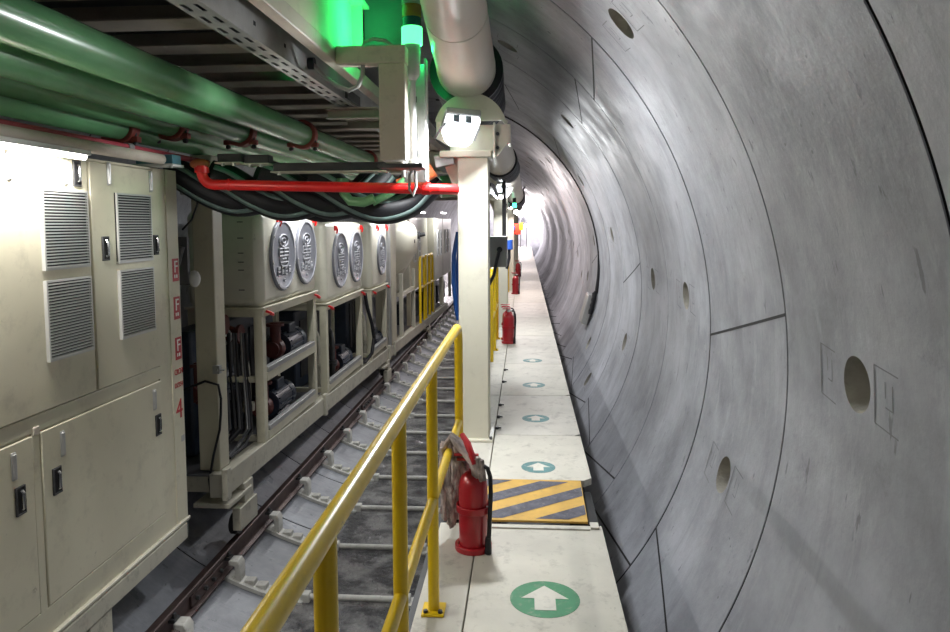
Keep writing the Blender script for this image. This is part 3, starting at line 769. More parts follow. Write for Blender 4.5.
tube_lamp(-2.5, 2.72, 3.95, 2.085, 'bright tube lamp under the beige pipe over the near electrical cabinet')
tube_lamp(-2.5, .9, 2.1, 2.085, 'tube lamp under the beige pipe nearest the camera')
tube_lamp(-2.4, 7.4, 8.6, 2.02, 'tube lamp above the first pair of round grey plates')
tube_lamp(-2.4, 9.8, 11.0, 1.95, 'tube lamp above the second cream tank')
tube_lamp(-2.4, 12.2, 13.4, 1.92, 'tube lamp above the third cream tank')
tube_lamp(-2.35, 15.5, 16.7, 1.95, 'tube lamp above the cone-bottomed silo')
tube_lamp(-2.35, 20, 21.2, 2.0, 'tube lamp above the far cream control cabinets')

# teal lamp housing and cross rails
t = thing('light_fitting', (-2.58, 4.9, 2.13), 'teal lamp housing with a white lower edge at the end of the beige pipe', 'light fitting')
MB().box(-2.72, -2.45, 4.86, 4.98, 2.125, 2.19).build('housing', TEALF, t, bevel=.006)
MB().box(-2.73, -2.44, 4.84, 5.0, 2.108, 2.125).build('lower_edge', WHITE, t, bevel=.003)
MB().cyl((-2.46, 4.85, 2.095), (-2.46, 4.85, 2.11), .012, 8).build('screw', STEEL, t)
for i, (xa, xb, z, lb) in enumerate(((-2.22, -2.04, 2.135, 'dark channel rail with pale lower edge, leftmost of the row over the red pipe'), (-2.02, -1.84, 2.125, 'dark channel rail with pale lower edge, middle of the row over the red pipe'),
                                     (-1.81, -1.0, 2.065, 'longest dark channel rail with pale lower edge, over the red pipe by the hanger'))):
    t = thing('channel_rail', ((xa+xb)/2, 5.1, z), lb, 'rail', 'channel rails')
    MB().box(xa, xb, 5.06, 5.16, z+.012, z+.075).build('channel', BLACK, t, bevel=.004)
    MB().box(xa-.01, xb+.01, 5.03, 5.19, z+.004, z+.014).build('lower_flange', CREAMW, t, bevel=.003)
    for xx in (xa+.05, xb-.05): MB().cyl((xx, 5.04, z-.014), (xx, 5.04, z+.004), .013, 6).build('nut', STEEL, t)

# red pipe with elbow
t = thing('red_pipe', (-1.4, 5.0, 1.98), 'bright red pipe crossing under the hoses from an elbow to the cream column', 'pipe')
ex, ez = -2.31, 1.985
pts = [(ex, 5.0, 2.12), (ex, 5.0, ez+.09)]+[(ex+.09-.09*cos(a), 5.0, ez+.09-.09*sin(a)) for a in [pi/2*i/8 for i in range(1, 9)]]+[(-1.3, 5.0, 1.96), (-.6, 5.0, 1.94), (-.49, 5.1, 1.94)]
MB().tube(pts, .037, 20).build('pipe_run', REDPIPE, t)
for p_, q_ in (((-2.12, 5, 1.984), (-2.10, 5, 1.984)), ((-.72, 5, 1.943), (-.66, 5, 1.942))): MB().pipe(p_, q_, .043, .036, 20).build('collar', REDPIPE, t, bevel=.003)
MB().pipe((ex, 5, 2.07), (ex, 5, 2.11), .05, .036, 20).build('flange', REDPIPE, t, bevel=.003)
MB().sphere((ex-.05, 5.08, 2.14), .05, 18, sc=(1.5, .8, .8)).build('orange_coupling', ORANGE, t)
tag(MB().tube([(-.95, 5.35, 1.98), (-.8, 5.35, 2.03), (-.68, 5.35, 2.1)], .055, 18).build('orange_hose_coupling', ORANGE), 'orange-brown coupling above the red pipe behind the beige hanger', 'coupling')
tag(MB().tube([(-.7, 5.9, 2.0), (-.55, 5.95, 2.02), (-.4, 6.0, 1.98)], .09, 20).build('green_elbow', GREENL), 'pale green pipe end tucked beside the near column above the red pipe', 'pipe')
t = thing('silver_duct', (-.62, 5.4, 2.1), 'small silver-blue box section slanting beside the near column head', 'box')
MB().box(-.07, .07, -.3, .3, -.045, .045, mtx=Matrix.Translation((-.6, 5.6, 2.17)) @ Matrix.Rotation(radians(-12), 4, 'Y')).build('box_section', STEEL, t, bevel=.004)

# ------------------------------------------------------------------ black hoses
hl = ['black banded hose sagging beside the electrical cabinet, leftmost of the front hoses', 'second black banded hose from the electrical cabinet, in front row of the hose bundle', 'third black banded hose from the electrical cabinet, in front row of the hose bundle',
      'black banded hose closest to the cream column, last of the front hoses', 'black hose tucked behind the two leftmost banded hoses', 'black hose tucked behind the middle banded hoses', 'black hose tucked behind the two rightmost banded hoses']
for i in range(7):
    j = i if i < 4 else i-4+.5
    xs = -2.60+.375*j; yo = 0 if i < 4 else .34; r = .118; zo = .012*(-1)**i-.014*j
    t = thing('black_hose', (xs+.35, 5.6+yo, 1.9), hl[i], 'hose', 'black hoses')
    P = [Vector((xs+u, 5.40+yo+v, 1.0*z_+zo)) for u, v, z_ in ((-.16, -.03, 2.11), (-.04, .0, 2.06), (.15, .04, 1.94), (.35, .10, 1.865), (.55, .18, 1.91), (.68, .26, 2.03), (.74, .30, 2.10))]
    def bz(s):
        n_ = len(P)-1; k = min(int(s*n_), n_-1); f = s*n_-k
        a_, b_, c_, d_ = P[max(k-1, 0)], P[k], P[k+1], P[min(k+2, n_)]
        return .5*((2*b_)+(c_-a_)*f+(2*a_-5*b_+4*c_-d_)*f*f+(3*b_-a_-3*c_+d_)*f**3)
    K = 36
    MB().tube([bz(k/K) for k in range(K+1)], r, 22).build('hose_body', BLACK, t)
    for off in ((-40, 30) if i < 4 else (0,)):
        vs = []
        for k in range(K+1):
            s = k/K; p0 = bz(s); d = (bz(min(1, s+.02))-bz(max(0, s-.02))).normalized()
            n0 = Vector((0, -1, -.15)); a = (n0-d*n0.dot(d)).normalized(); c_ = d.cross(a)
            for q in (-9, 9):
                an = radians(off+q); vs.append(p0+(a*cos(an)+c_*sin(an))*(r+.003))
        o = MB().add(vs, [(2*k, 2*k+1, 2*k+3, 2*k+2) for k in range(K)]).build('band', TEALBAND, t, fix=False)
        md = o.modifiers.new('th', 'SOLIDIFY'); md.thickness = .005; md.offset = 0
t = thing('green_hose_fitting', (-1.25, 5.3, 1.95), 'bright green fitting hanging between the black hoses behind the red pipe', 'fitting')
MB().tube([(-1.36, 5.30, 2.02), (-1.35, 5.28, 1.93), (-1.30, 5.27, 1.87), (-1.2, 5.27, 1.86), (-1.12, 5.27, 1.89)], .036, 18).build('fitting_body', GREENL, t)
MB().cyl((-1.36, 5.30, 1.99), (-1.36, 5.30, 2.04), .045, 18).build('end_collar', GREENL, t, bevel=.005)
tag(MB().tube([(-1.14, 5.30, 1.86), (-1.0, 5.30, 1.93), (-.86, 5.3, 2.05)], .03, 14).build('green_strap', GREEN), 'dark green sling crossing the hoses behind the red pipe', 'strap')

# ------------------------------------------------------------------ electrical cabinet (near left)
XF = -2.6
t = thing('electrical_cabinet', (-3.0, 3.3, -.65), 'large cream electrical cabinet with louvres, filling the near side of the gantry', 'cabinet')
MB().box(-3.45, XF-.02, .9, 5.16, -.54, 2.10).build('body', CREAM, t, bevel=.01)
# frame members flush with the doors
b = MB()
def fb(y0, y1, z0, z1, m=0): b.box(XF-.03, XF-.006, y0, y1, z0, z1, m)
fb(.9, 5.16, .60, .69); fb(.9, 5.16, -.54, -.39); fb(4.87, 5.16, -.54, 2.10); fb(3.53, 3.59, -.54, .65)
fb(.9, 5.16, 2.085, 2.10)
b.build('frame', CREAM, t, bevel=.004)
MB().box(XF-.006, XF+.002, 5.03, 5.19, -.54, 2.10).build('corner_stile', CREAM, t, bevel=.001)
def door(y0, y1, z0, z1):
    d = MB().box(XF-.03, XF, y0+.006, y1-.006, z0+.006, z1-.006).build('door', CREAM, t, bevel=.005)
    return d
dUA, dUB = door(2.4, 4.112, .69, 2.085), door(4.125, 4.93, .69, 2.085)
dLA, dLB = door(1.9, 3.53, -.388, .596), door(3.59, 4.87, -.388, .596)
dUC = door(.95, 2.395, .69, 2.085); dLC = door(.95, 1.895, -.388, .596)
def louvre(d, y0, y1, z0, z1):
    b = MB()
    b.box(XF, XF+.008, y0, y1, z0, z1)
    fr = .012
    for (a, c_, e, f) in ((y0, y0+fr, z0, z1), (y1-fr, y1, z0, z1), (y0, y1, z0, z0+fr), (y0, y1, z1-fr, z1)): b.box(XF, XF+.02, a, c_, e, f, 1)
    n = 25; hgt = (z1-z0-2*fr)/n
    for i in range(n):
        zz = z0+fr+hgt*i
        b.prism([(XF+.006, y0+fr, zz+hgt*.62), (XF+.022, y0+fr, zz+hgt*.40), (XF+.022, y0+fr, zz+hgt*.12), (XF+.006, y0+fr, zz+hgt*.30)], (0, y1-y0-2*fr, 0), 1)
    o = b.build('louvre_grille', [SEAL, GRATE], d); o['label'] = 'aluminium louvre grille'
louvre(dUA, 3.67, 4.075, 1.455, 1.90); louvre(dUA, 3.67, 4.075, .955, 1.40)
louvre(dUB, 4.375, 4.795, 1.455, 1.905); louvre(dUB, 4.375, 4.795, .965, 1.41)
def latch(d, y, z, w=.07, h=.15):
    b = MB()
    b.box(XF, XF+.006, y-w/2, y+w/2, z-h/2, z+h/2, 0)
    f = .009
    for (a, c_, e, g_) in ((y-w/2, y-w/2+f, z-h/2, z+h/2), (y+w/2-f, y+w/2, z-h/2, z+h/2), (y-w/2, y+w/2, z-h/2, z-h/2+f), (y-w/2, y+w/2, z+h/2-f, z+h/2)): b.box(XF+.002, XF+.011, a, c_, e, g_, 1)
    lt = b.build('recessed_latch', [SEAL, DARKST], d, bevel=.002)
    MB().tube([(XF+.01, y+.004, z-.045), (XF+.02, y+.004, z-.04), (XF+.02, y+.004, z+.04), (XF+.01, y+.004, z+.05)], .009, 8).build('lever', CHROME, lt)
def hinge(d, y, z, h=.13):
    MB().cyl((XF+.008, y, z-h/2), (XF+.008, y, z+h/2), .012, 12).box(XF, XF+.008, y-.016, y+.016, z-h/2-.008, z+h/2+.008).build('hinge', STEEL, d, bevel=.003)
latch(dUA, 4.0, 2.0); latch(dUB, 4.254, 1.555); latch(dUB, 4.86, 1.56, .06, .14)
latch(dLB, 3.70, .285); latch(dLB, 4.80, .285); latch(dLA, 3.41, .285)
hinge(dLB, 3.76, .475); hinge(dLB, 4.76, .475); hinge(dLA, 3.375, .475)
hinge(dUA, 3.453, 2.0); hinge(dUA, 3.9, 2.0); hinge(dUB, 4.32, 2.02); hinge(dUB, 4.82, 2.0)
MB().box(XF-.02, XF+.003, 3.537, 3.583, .585, .63).build('corner_patch', BEIGE, t, bevel=.004)
# signs on the corner stile
for z in (1.365, 1.08, .775):
    s_ = MB().box(XF+.0015, XF+.003, 5.085, 5.182, z-.085, z+.085).build('letter_sign', LABELR, t); s_['label'] = 'red square sign with a white letter F'
    text_mesh('F', .125, face_px(XF+.0045, 5.134, z+.02), TEXTW, 'sign_letter', s_)
    MB().box(XF+.003, XF+.005, 5.11, 5.122, z-.06, z-.035).box(XF+.003, XF+.005, 5.135, 5.155, z-.06, z-.035).build('sign_small_marks', TEXTW, s_)
text_mesh('CRCHI', .062, face_px(XF+.0035, 5.125, .60) @ Matrix.Scale(.68, 4, (1, 0, 0)), TEXTR, 'maker_lettering', t)
text_mesh('DZ354', .052, face_px(XF+.0035, 5.12, .50) @ Matrix.Scale(.8, 4, (1, 0, 0)), TEXTR, 'machine_number', t)
text_mesh('4', .21, face_px(XF+.0035, 5.115, .31), TEXTR, 'car_number', t)
MB().box(XF+.001, XF+.004, 5.13, 5.18, .06, .105).build('small_tag', GREYP, t)
# base: ledge and deep beam
b = MB()
b.prism([(XF-.4, .9, -.54), (XF+.02, .9, -.54), (XF+.02, .9, -.56), (XF+.0, .9, -.58), (XF-.4, .9, -.58)], (0, 4.30, 0))
b.box(XF-.4, XF+.012, .9, 5.16, -.70, -.58)
b.build('base_beam', CREAMD, t, bevel=.006)
MB().box(XF-.3, XF+.005, 5.16, 5.19, -.69, -.55).build('end_plate', DARKST, t, bevel=.004)
MB().box(XF-.17, XF-.01, 3.95, 4.18, -1.18, -.70).build('wheel_leg', CREAMD, t, bevel=.006)
MB().box(XF-.22, XF-.03, 3.3, 4.0, -.98, -.93).box(XF-.2, XF-.05, 3.62, 3.7, -.93, -.70).build('leg_stretcher', CREAMD, t, bevel=.005)
MB().cyl((XF-.2, 3.7, -1.0), (XF-.02, 3.7, -1.0), .05, 16).build('axle_stub', DARKST, t)

# ------------------------------------------------------------------ trailing car: chassis
XB = -2.62
SLP = -.028
def dz(y): return SLP*(y-6.2)
def sheared(b, y_from=-99):
    b.v = [(x, y, z+dz(y)) for x, y, z in b.v]; return b
t = thing('gantry_car_chassis', (-3.0, 14, -1.0), 'long cream car chassis carrying the tanks along the rail', 'chassis')
b = MB()
for x0, x1 in ((XB-.14, XB), (-3.5, -3.38)):
    b.box(x0, x1, 5.92, 24, -.70, -.49)
for y in (6.0, 8.9, 12, 15, 18, 21): b.box(-3.4, XB-.1, y, y+.12, -.68, -.52)
sheared(b).build('side_beams', CREAMD, t, bevel=.006)
for y in (5.9, 9.0, 13.45, 14.0): sheared(MB().box(XB-.02, XB+.03, y, y+.09, -.72, -.44)).build('joint_bracket', CREAMD, t, bevel=.005)
sheared(MB().box(-3.4, XB-.13, 5.95, 24, -.52, -.50)).build('deck', GREYD, t)
for y in (6.35, 13.3, 19.2):
    bg = sheared(MB().box(XB-.16, XB+.02, y-.05, y+.16, -.95, -.7).box(XB-.3, XB+.03, y-.42, y+.1, -.80, -.76).box(XB-.04, XB+.04, y-.2, y+.2, -1.09, -.88)).build('bogie_frame', CREAMD, t, bevel=.006)
    zc = -1.2+.11
    MB().cyl((-2.74, y-.02, zc), (-2.66, y-.02, zc), .10, 28).cyl((-2.75, y-.02, zc), (-2.62, y-.02, zc), .04, 14).build('wheel', DARKST, bg, bevel=.006)
    MB().cyl((-2.74, y+.24, zc), (-2.66, y+.24, zc), .10, 28).build('wheel', DARKST, bg, bevel=.006)
# big front post and next post of the gantry, cream
def left_post(y, x0, x1, y1, z0, z1, label, m=CREAM):
    return tag(MB().box(x0, x1, y, y1, z0, z1).build('gantry_post', m, bevel=.01), label, 'post', 'gantry posts beside the tanks')
left_post(6.02, -2.89, -2.70, 6.22, -.485, 2.3, 'wide cream post between the electrical cabinet and the first tank')
left_post(13.62, -2.74, XB+.01, 13.75, -.70, 1.95, 'slim grey post just beyond the third tank', STEEL)
left_post(13.85, -2.95, XB+.0, 14.35, -.70, 1.95, 'cream post between the third tank and the silo')
# cable dangling on the first post
tag(MB().tube([(-3.0, 6.0, .25), (-2.8, 5.99, .33), (-2.68, 5.985, .30), (-2.66, 5.985, .18), (-2.665, 5.985, .05), (-2.68, 5.985, -.1), (-2.74, 5.985, -.32), (-2.79, 5.985, -.55), (-2.78, 5.985, -.66)], .011, 10).build('hanging_cable', BLACK),
    'black cable looping down the wide cream post beside the first tank', 'cable')
tag(MB().box(-2.72, -2.66, 5.97, 6.02, .40, .47).cyl((-2.69, 5.955, .435), (-2.69, 5.99, .435), .02, 10).cyl((-2.62, 5.99, .43), (-2.69, 5.99, .43), .008, 8).build('cable_clip', STEEL),
    'small grey cable clip on the wide cream post', 'clip')

def emblem(parent, y, z, r):
    x = XB
    pl = MB().lathe([(r, 0), (r, .02), (r-.012, .028), (r-.03, .03), (r-.045, .02), (.001, .02)], (x, y, z), 56, 0, 'x').build('round_plate', PLATE, parent)
    pl['label'] = 'round grey cast plate with raised emblem'
    MB().pipe((x+.018, y, z), (x+.034, y, z), r-.012, r-.034, 56).build('plate_rim', PLATEL, pl)
    b = MB(); X0, X1 = x+.018, x+.03; w = r*.02; q_ = 1.75
    def ring(cy, cz, rr, sy=1., sz=1., n=22, a0=0, a1=360):
        pts = [(X1-.004, cy+rr*sy*q_*cos(radians(a0+(a1-a0)*i/n)), cz+rr*sz*sin(radians(a0+(a1-a0)*i/n))) for i in range(n+1)]
        b.tube(pts, w, 6)
    def bar(y0, z0, y1, z1):
        b.tube([(X1-.004, y+y0*q_*r, z+z0*r), (X1-.004, y+y1*q_*r, z+z1*r)], w, 6)
    # stacked ornament: arch, box, cross bars, cup
    ring(y, z+.40*r, .17*r, 1.2, 1, a0=0, a1=360); ring(y, z+.40*r, .07*r, 1.2, 1)
    bar(-.22, .18, .22, .18); bar(-.22, -.02, .22, -.02); bar(-.22, .18, -.22, -.02); bar(.22, .18, .22, -.02); bar(0, .24, 0, -.1); bar(-.2, .08, .2, .08)
    ring(y, z-.17*r, .15*r, 1.3, 1., a0=150, a1=390); bar(-.2, -.2, .2, -.2); bar(-.1, -.1, .1, -.1)
    # two lettered lines
    for j, zz in enumerate((-.42, -.55)):
        for i in range(4):
            yy = -.30+i*.165
            bar(yy, zz, yy, zz+.09); bar(yy, zz+.09, yy+.1, zz+.09); bar(yy, zz if (i+j) % 2 else zz+.045, yy+.1, zz if (i+j) % 2 else zz+.045)
            if (i+j) % 3: bar(yy+.1, zz, yy+.1, zz+.09)
    ring(y, z-.70*r, .03*r)
    b.build('raised_emblem', PLATEL, pl)
    b = MB()
    for i in range(8):
        a = 2*pi*i/8+.2; b.cyl((x+.028, y+(r-.023)*cos(a), z+(r-.023)*sin(a)), (x+.04, y+(r-.023)*cos(a), z+(r-.023)*sin(a)), .012, 8)
    b.build('rim_bolts', STEEL, pl)

def tank_unit(y0, y1, z0, z1, plates, zf, label, pz, pr, lvl):
    t = thing('tank_unit', (-3.0, (y0+y1)/2, zf), label, 'tank', 'cream tanks with round plates')
    MB().box(-3.4, XB, y0, y1, z0, z1).build('tank_body', CREAMW, t, bevel=.085, seg=6)
    for y in plates: emblem(t, y, pz, pr)
    # stand
    for x0, x1, ya in ((XB-.1, XB-.01, y0), (XB-.1, XB-.01, y1-.1), (-3.4, -3.3, y0), (-3.4, -3.3, y1-.1)):
        MB().box(x0, x1, ya, ya+.1, zf, z0-.07).build('leg', CREAM, t, bevel=.006)
    MB().box(-3.42, XB+.02, y0-.02, y1+.02, z0-.012, z0+.01).box(XB-.1, XB, y0, y1, z0-.09, z0-.012).box(-3.4, XB, y0, y0+.08, z0-.09, z0-.012).box(-3.4, XB, y1-.08, y1, z0-.09, z0-.012).build('top_frame', CREAM, t, bevel=.006)
    for k, z in enumerate(lvl):
        MB().box(XB-.08, XB-.005, y0+.1, y1-.1, z-.07, z+.02).box(-3.38, XB-.1, y0+.02, y0+.08, z-.07, z-.01).build('shelf_rail', CREAM, t, bevel=.005)
        MB().box(XB-.06, XB+.0, y0+.12, y1-.12, z+.02, z+.075).build('grey_channel', STEEL, t, bevel=.004)
    for y in (y0+.12, y1-.06):
        MB().tube([(XB+.012, y-.06, z0-.035), (XB+.04, y-.03, z0-.05), (XB+.05, y+.03, z0-.075), (XB+.04, y+.07, z0-.09), (XB+.012, y+.05, z0-.07)], .014, 10).build('red_clamp', REDPIPE, t)
    for y in (y0+.45, y1-.12):
        MB().box(XB-.03, XB+.022, y, y+.07, z1-.12, z1-.05).tube([(XB+.02, y+.035, z1-.06), (XB+.035, y+.05, z1-.11), (XB+.02, y+.06, z1-.16)], .012, 8).build('red_hook', REDPIPE, t)
    b = MB()
    for i, zz in enumerate((.18, .38, .46, .55, .7, .86)):
        b.box(-2.86, -2.80, y0-.002, y0, z0+zz, z0+zz+.01)
    b.build('level_marks', TEXTK, t)
    return t
def zf(y): return -.49+dz(y)
tank_unit(6.93, 8.78, .86, 1.84, (7.53, 8.34), -.515, 'first cream tank with two round grey plates, next to the wide cream post', 1.37, .385, (.17, -.44))
tank_unit(9.22, 11.32, .645, 1.73, (9.93, 10.88), -.60, 'second cream tank with two round grey plates, in the middle of three', 1.20, .40, (-.48,))
tank_unit(12.0, 13.4, .57, 1.73, (12.85,), -.66, 'third and farthest cream tank with a single round grey plate', 1.14, .37, (-.53,))

# motor and pump sets
def pump(x, y, z, label):
    t = thing('motor_pump', (x, y, z), label, 'pump', 'dark blue motor pumps under the tanks')
    m = MB().cyl((x, y-.05, z+.2), (x, y+.42, z+.2), .15, 30)
    for i in range(16):
        a = 2*pi*i/16; m.box(-.006, .006, y-.03, y+.38, .14, .172, mtx=Matrix.Translation((x, 0, z+.2)) @ Matrix.Rotation(a, 4, 'Y'))
    m.build('motor_body', MOTOR, t)
    MB().lathe([(.155, .4), (.165, .42), (.165, .5), (.13, .53), (.02, .535)], (x, y, z+.2), 28, 0, 'y').build('fan_cowl', MOTOR, t)
    MB().box(x-.09, x+.1, y+.05, y+.27, z+.34, z+.45).build('terminal_box', MOTOR, t, bevel=.01)
    MB().box(x-.13, x+.13, y, y+.36, z, z+.05).box(x-.11, x-.06, y+.05, y+.3, z+.03, z+.12).box(x+.06, x+.11, y+.05, y+.3, z+.03, z+.12).build('foot', MOTOR, t, bevel=.006)
    MB().lathe([(.04, -.28), (.085, -.28), (.085, -.25), (.11, -.23), (.12, -.15), (.08, -.1), (.08, -.04)], (x, y, z+.2), 26, 0, 'y').build('pump_casing', PUMPRED, t)
    MB().cyl((x+.02, y-.2, z+.2), (x+.02, y-.2, z+.5), .06, 20).cyl((x+.02, y-.2, z+.46), (x+.02, y-.2, z+.49), .1, 20).build('outlet_flange', PUMPRED, t)
    return t
pm = pump(-2.85, 8.05, .09, 'dark blue motor with a red pump on the shelf under the first tank')
dup(pm, (-2.88, 7.7, -.50), 'dark motor pump low down under the first tank, below the shelf')
dup(pm, (-2.88, 10.5, -.60), 'dark blue motor with a red pump under the second tank')
dup(pm, (-2.86, 12.85, -.68), 'dark blue motor pump under the third tank')
dup(pm, (-3.15, 6.7, -.1), 'dark motor pump deep inside behind the wide cream post')
for i, (y0, y1, z0, z1) in enumerate(((6.3, 8.7, -.5, .7), (9.3, 11.2, -.58, .52), (12.1, 13.3, -.66, .44))):  # dark boxes added so the shaded space under the tanks reads black
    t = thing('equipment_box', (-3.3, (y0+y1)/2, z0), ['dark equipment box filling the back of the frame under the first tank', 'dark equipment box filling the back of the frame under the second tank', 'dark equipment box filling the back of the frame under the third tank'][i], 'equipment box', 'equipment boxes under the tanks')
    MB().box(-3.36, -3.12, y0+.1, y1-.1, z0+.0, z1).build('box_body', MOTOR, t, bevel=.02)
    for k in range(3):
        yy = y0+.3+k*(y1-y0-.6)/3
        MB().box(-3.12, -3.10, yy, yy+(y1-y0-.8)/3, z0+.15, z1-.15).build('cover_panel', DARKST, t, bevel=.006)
# pipework behind
g = random.Random(21)
for i, (y, x, m_, lb) in enumerate(((6.6, -3.05, DARKST, 'dark vertical pipe behind the wide cream post'), (7.3, -2.95, CREAMD, 'cream vertical pipe under the first tank behind its front leg'), (9.75, -2.9, CREAMD, 'cream vertical pipe under the second tank'),
                                    (10.1, -2.8, DARKST, 'dark vertical pipe beside the red pump under the second tank'), (12.4, -2.85, CREAMD, 'cream vertical pipe under the third tank'))):
    z0 = -.55+dz(y); b = MB()
    b.tube([(x, y, z0), (x, y, z0+.6), (x-.03, y+.05, z0+.75), (x-.1, y+.18, z0+.82), (x-.1, y+.18, z0+1.1)], .04, 16).cyl((x, y, z0+.3), (x, y, z0+.34), .07, 16).cyl((x, y, z0+.345), (x, y, z0+.385), .07, 16)
    tag(b.build('riser_pipe', m_), lb, 'pipe', 'riser pipes under the tanks')
b = MB()
for i in range(9):
    x0 = -2.72-.035*i+g.uniform(-.02, .02)
    b.tube([(x0, 6.3, -.46), (x0+g.uniform(-.05, .05), 6.6, -.44), (x0, 6.85, -.35), (x0-.05, 6.95, -.1), (x0-.08, 6.97, .25), (x0-.1, 7.0, .6)], g.uniform(.010, .02), 8, i % 3)
tag(b.build('cable_bundle', [BLACK, GREYD, STEEL]), 'bundle of black and grey cables rising beside the front leg of the first tank', 'cables')
tag(MB().tube([(XB-.03, 11.62, .55), (XB+.0, 11.66, .3), (XB+.03, 11.85, 0), (XB+.04, 11.95, -.25), (XB+.02, 11.85, -.5), (XB-.04, 11.6, -.6), (XB-.1, 11.4, -.58)], .03, 14).build('loop_hose', BLACK),
    'thick black hose hanging in a loop between the second and third tanks', 'hose')
for i, (x, y, z, lb) in enumerate(((-3.05, 6.75, .72, 'dark red valve body with white handwheel behind the wide cream post'), (-3.1, 7.25, .55, 'dark red valve body under the first tank'))):
    t = thing('valve', (x, y, z), lb, 'valve', 'red valves')
    MB().lathe([(.05, -.12), (.1, -.12), (.1, -.09), (.06, -.08), (.09, 0), (.06, .08), (.1, .09), (.1, .12), (.05, .12)], (x, y, z), 22, 0, 'x').build('valve_body', PUMPRED, t)
    MB().tube([(x+.08*cos(a), y-.16, z+.08*sin(a)) for a in [2*pi*k/16 for k in range(16)]], .012, 8, closed=True).cyl((x, y-.16, z), (x, y, z), .012, 8).build('handwheel', WHITE, t)
# things seen in the slot between cabinet and post
tag(MB().box(-3.2, -2.78, 5.7, 5.74, 1.2, 1.6).tube([(-2.92, 5.69, 1.3), (-2.84, 5.66, 1.38), (-2.80, 5.66, 1.52)], .02, 8).build('slot_panel', GREYD), 'dark panel seen in the slot between the cabinet and the wide cream post', 'panel')
tag(MB().sphere((-2.75, 5.75, 1.25), .065, 16, sc=(.8, .6, 1.1)).build('white_cover', WHITE), 'small white rounded cover in the slot beside the cabinet signs', 'cover')
tag(MB().tube([(-2.6, 5.55, 1.98), (-2.61, 5.55, 1.86), (-2.66, 5.55, 1.74), (-2.74, 5.55, 1.66)], .008, 8).build('thin_cable', BLACK), 'thin black cable curving down beside the cabinet corner under the hoses', 'cable')
tag(MB().box(-2.68, -2.58, 5.4, 5.55, 1.93, 2.0).build('junction_box', GREYP, bevel=.01), 'small grey junction box above the cabinet corner', 'box')
# second red pipe behind the hoses
tag(MB().cyl((-2.35, 9.2, 1.92), (-1.55, 9.2, 1.90), .045, 18).sphere((-2.38, 9.2, 1.92), .07, 14).build('short_red_pipe', REDPIPE), 'short red pipe seen below the black hoses above the second tank', 'pipe')

# ------------------------------------------------------------------ silo, guard, far cabinets
t = thing('silo', (-3.1, 16.2, -.75), 'cream round-bodied silo with a cone bottom beyond the three tanks', 'silo')
MB().lathe([(.02, .3), (.16, .3), (.2, .38), (.74, 1.22), (.77, 1.32), (.77, 1.68), (.70, 1.85), (.5, 2.0), (.05, 2.05)], (-3.25, 16.3, -.1-.1), 40).build('silo_body', CREAMW, t)
MB().prism([(XB-.25, 15.3, .55), (XB-.02, 15.35, .72), (XB-.35, 16.0, .2), (XB-.5, 15.8, .2)], (-.02, .5, 0)).build('chute_skirt', CREAMD, t)
for x, y in ((XB-.1, 15.2), (XB-.1, 16.9), (-3.8, 15.2), (-3.8, 16.9)):
    MB().box(x, x+.08, y, y+.08, -.80, .62).build('leg', CREAMW, t, bevel=.005)
MB().box(-3.8, XB-.02, 15.2, 15.28, .12, .2).box(XB-.1, XB-.02, 15.2, 16.98, .12, .2).build('stand_rail', CREAMW, t, bevel=.005)
MB().cyl((-2.55, 17.05, 1.42), (-2.40, 17.05, 1.45), .05, 16).cyl((-2.6, 17.0, 1.42), (-2.52, 17.0, 1.42), .09, 16).build('inlet_valve', DARKST, t)
b = MB(); X = -3.25+.775
MB().box(-2.50, -2.49, 16.0, 16.1, 1.26, 1.34).box(-2.50, -2.49, 16.2, 16.27, 1.24, 1.34).build('stencil_marks', TEXTK, t)
t = thing('yellow_guard', (-2.62, 18.4, -.9), 'yellow tubular hoop guard standing beside the silo', 'guard')
for y0, y1 in ((17.5, 18.2), (18.5, 19.2), (19.3, 19.9)):
    h = .86
    MB().tube([(-2.6, y0, -.78), (-2.6, y0, h-.15), (-2.6, y0+.06, h-.03), (-2.6, y0+.15, h), (-2.6, y1-.15, h), (-2.6, y1-.06, h-.03), (-2.6, y1, h-.15), (-2.6, y1, -.78)], .034, 12).build('hoop', YELLOW, t)
MB().cyl((-2.6, 17.5, .1), (-2.6, 19.9, .1), .03, 10).build('cross_rail', YELLOW, t)
for i, (y0, y1) in enumerate(((17.2, 20.4), (20.5, 22.6), (22.7, 25.2))):
    t = thing('control_cabinet', (-3.1, (y0+y1)/2, -.9), ['cream control cabinet close behind the yellow hoop guard', 'cream control cabinet with rows of white handles, beyond the hoop guard', 'farthest cream control cabinet of the row'][i], 'cabinet', 'far cream cabinets')
    xr = -2.8 if i == 0 else XB
    MB().box(-3.5, xr, y0, y1, .02, 1.86).build('body', CREAMW, t, bevel=.02)
    for yy in (y0+.55, y0+1.3):
        s_ = MB().box(xr, xr+.035, yy, yy+.3, .72, 1.5).build('handle_strip', WHITE, t, bevel=.01)
        MB().box(xr+.036, xr+.04, yy+.06, yy+.24, .78, .95).box(xr+.036, xr+.04, yy+.06, yy+.24, 1.0, 1.2).box(xr+.036, xr+.04, yy+.06, yy+.24, 1.25, 1.42).build('strip_marks', GREYP, s_)
    for yy in (y0+.05, y1-.15): MB().box(xr-.1, xr, yy, yy+.1, -.88, .02).build('leg', CREAM, t)
    MB().box(-3.3, xr-.2, y0+.2, y1-.2, -.88, -.3).build('lower_gear', MOTOR, t, bevel=.03)
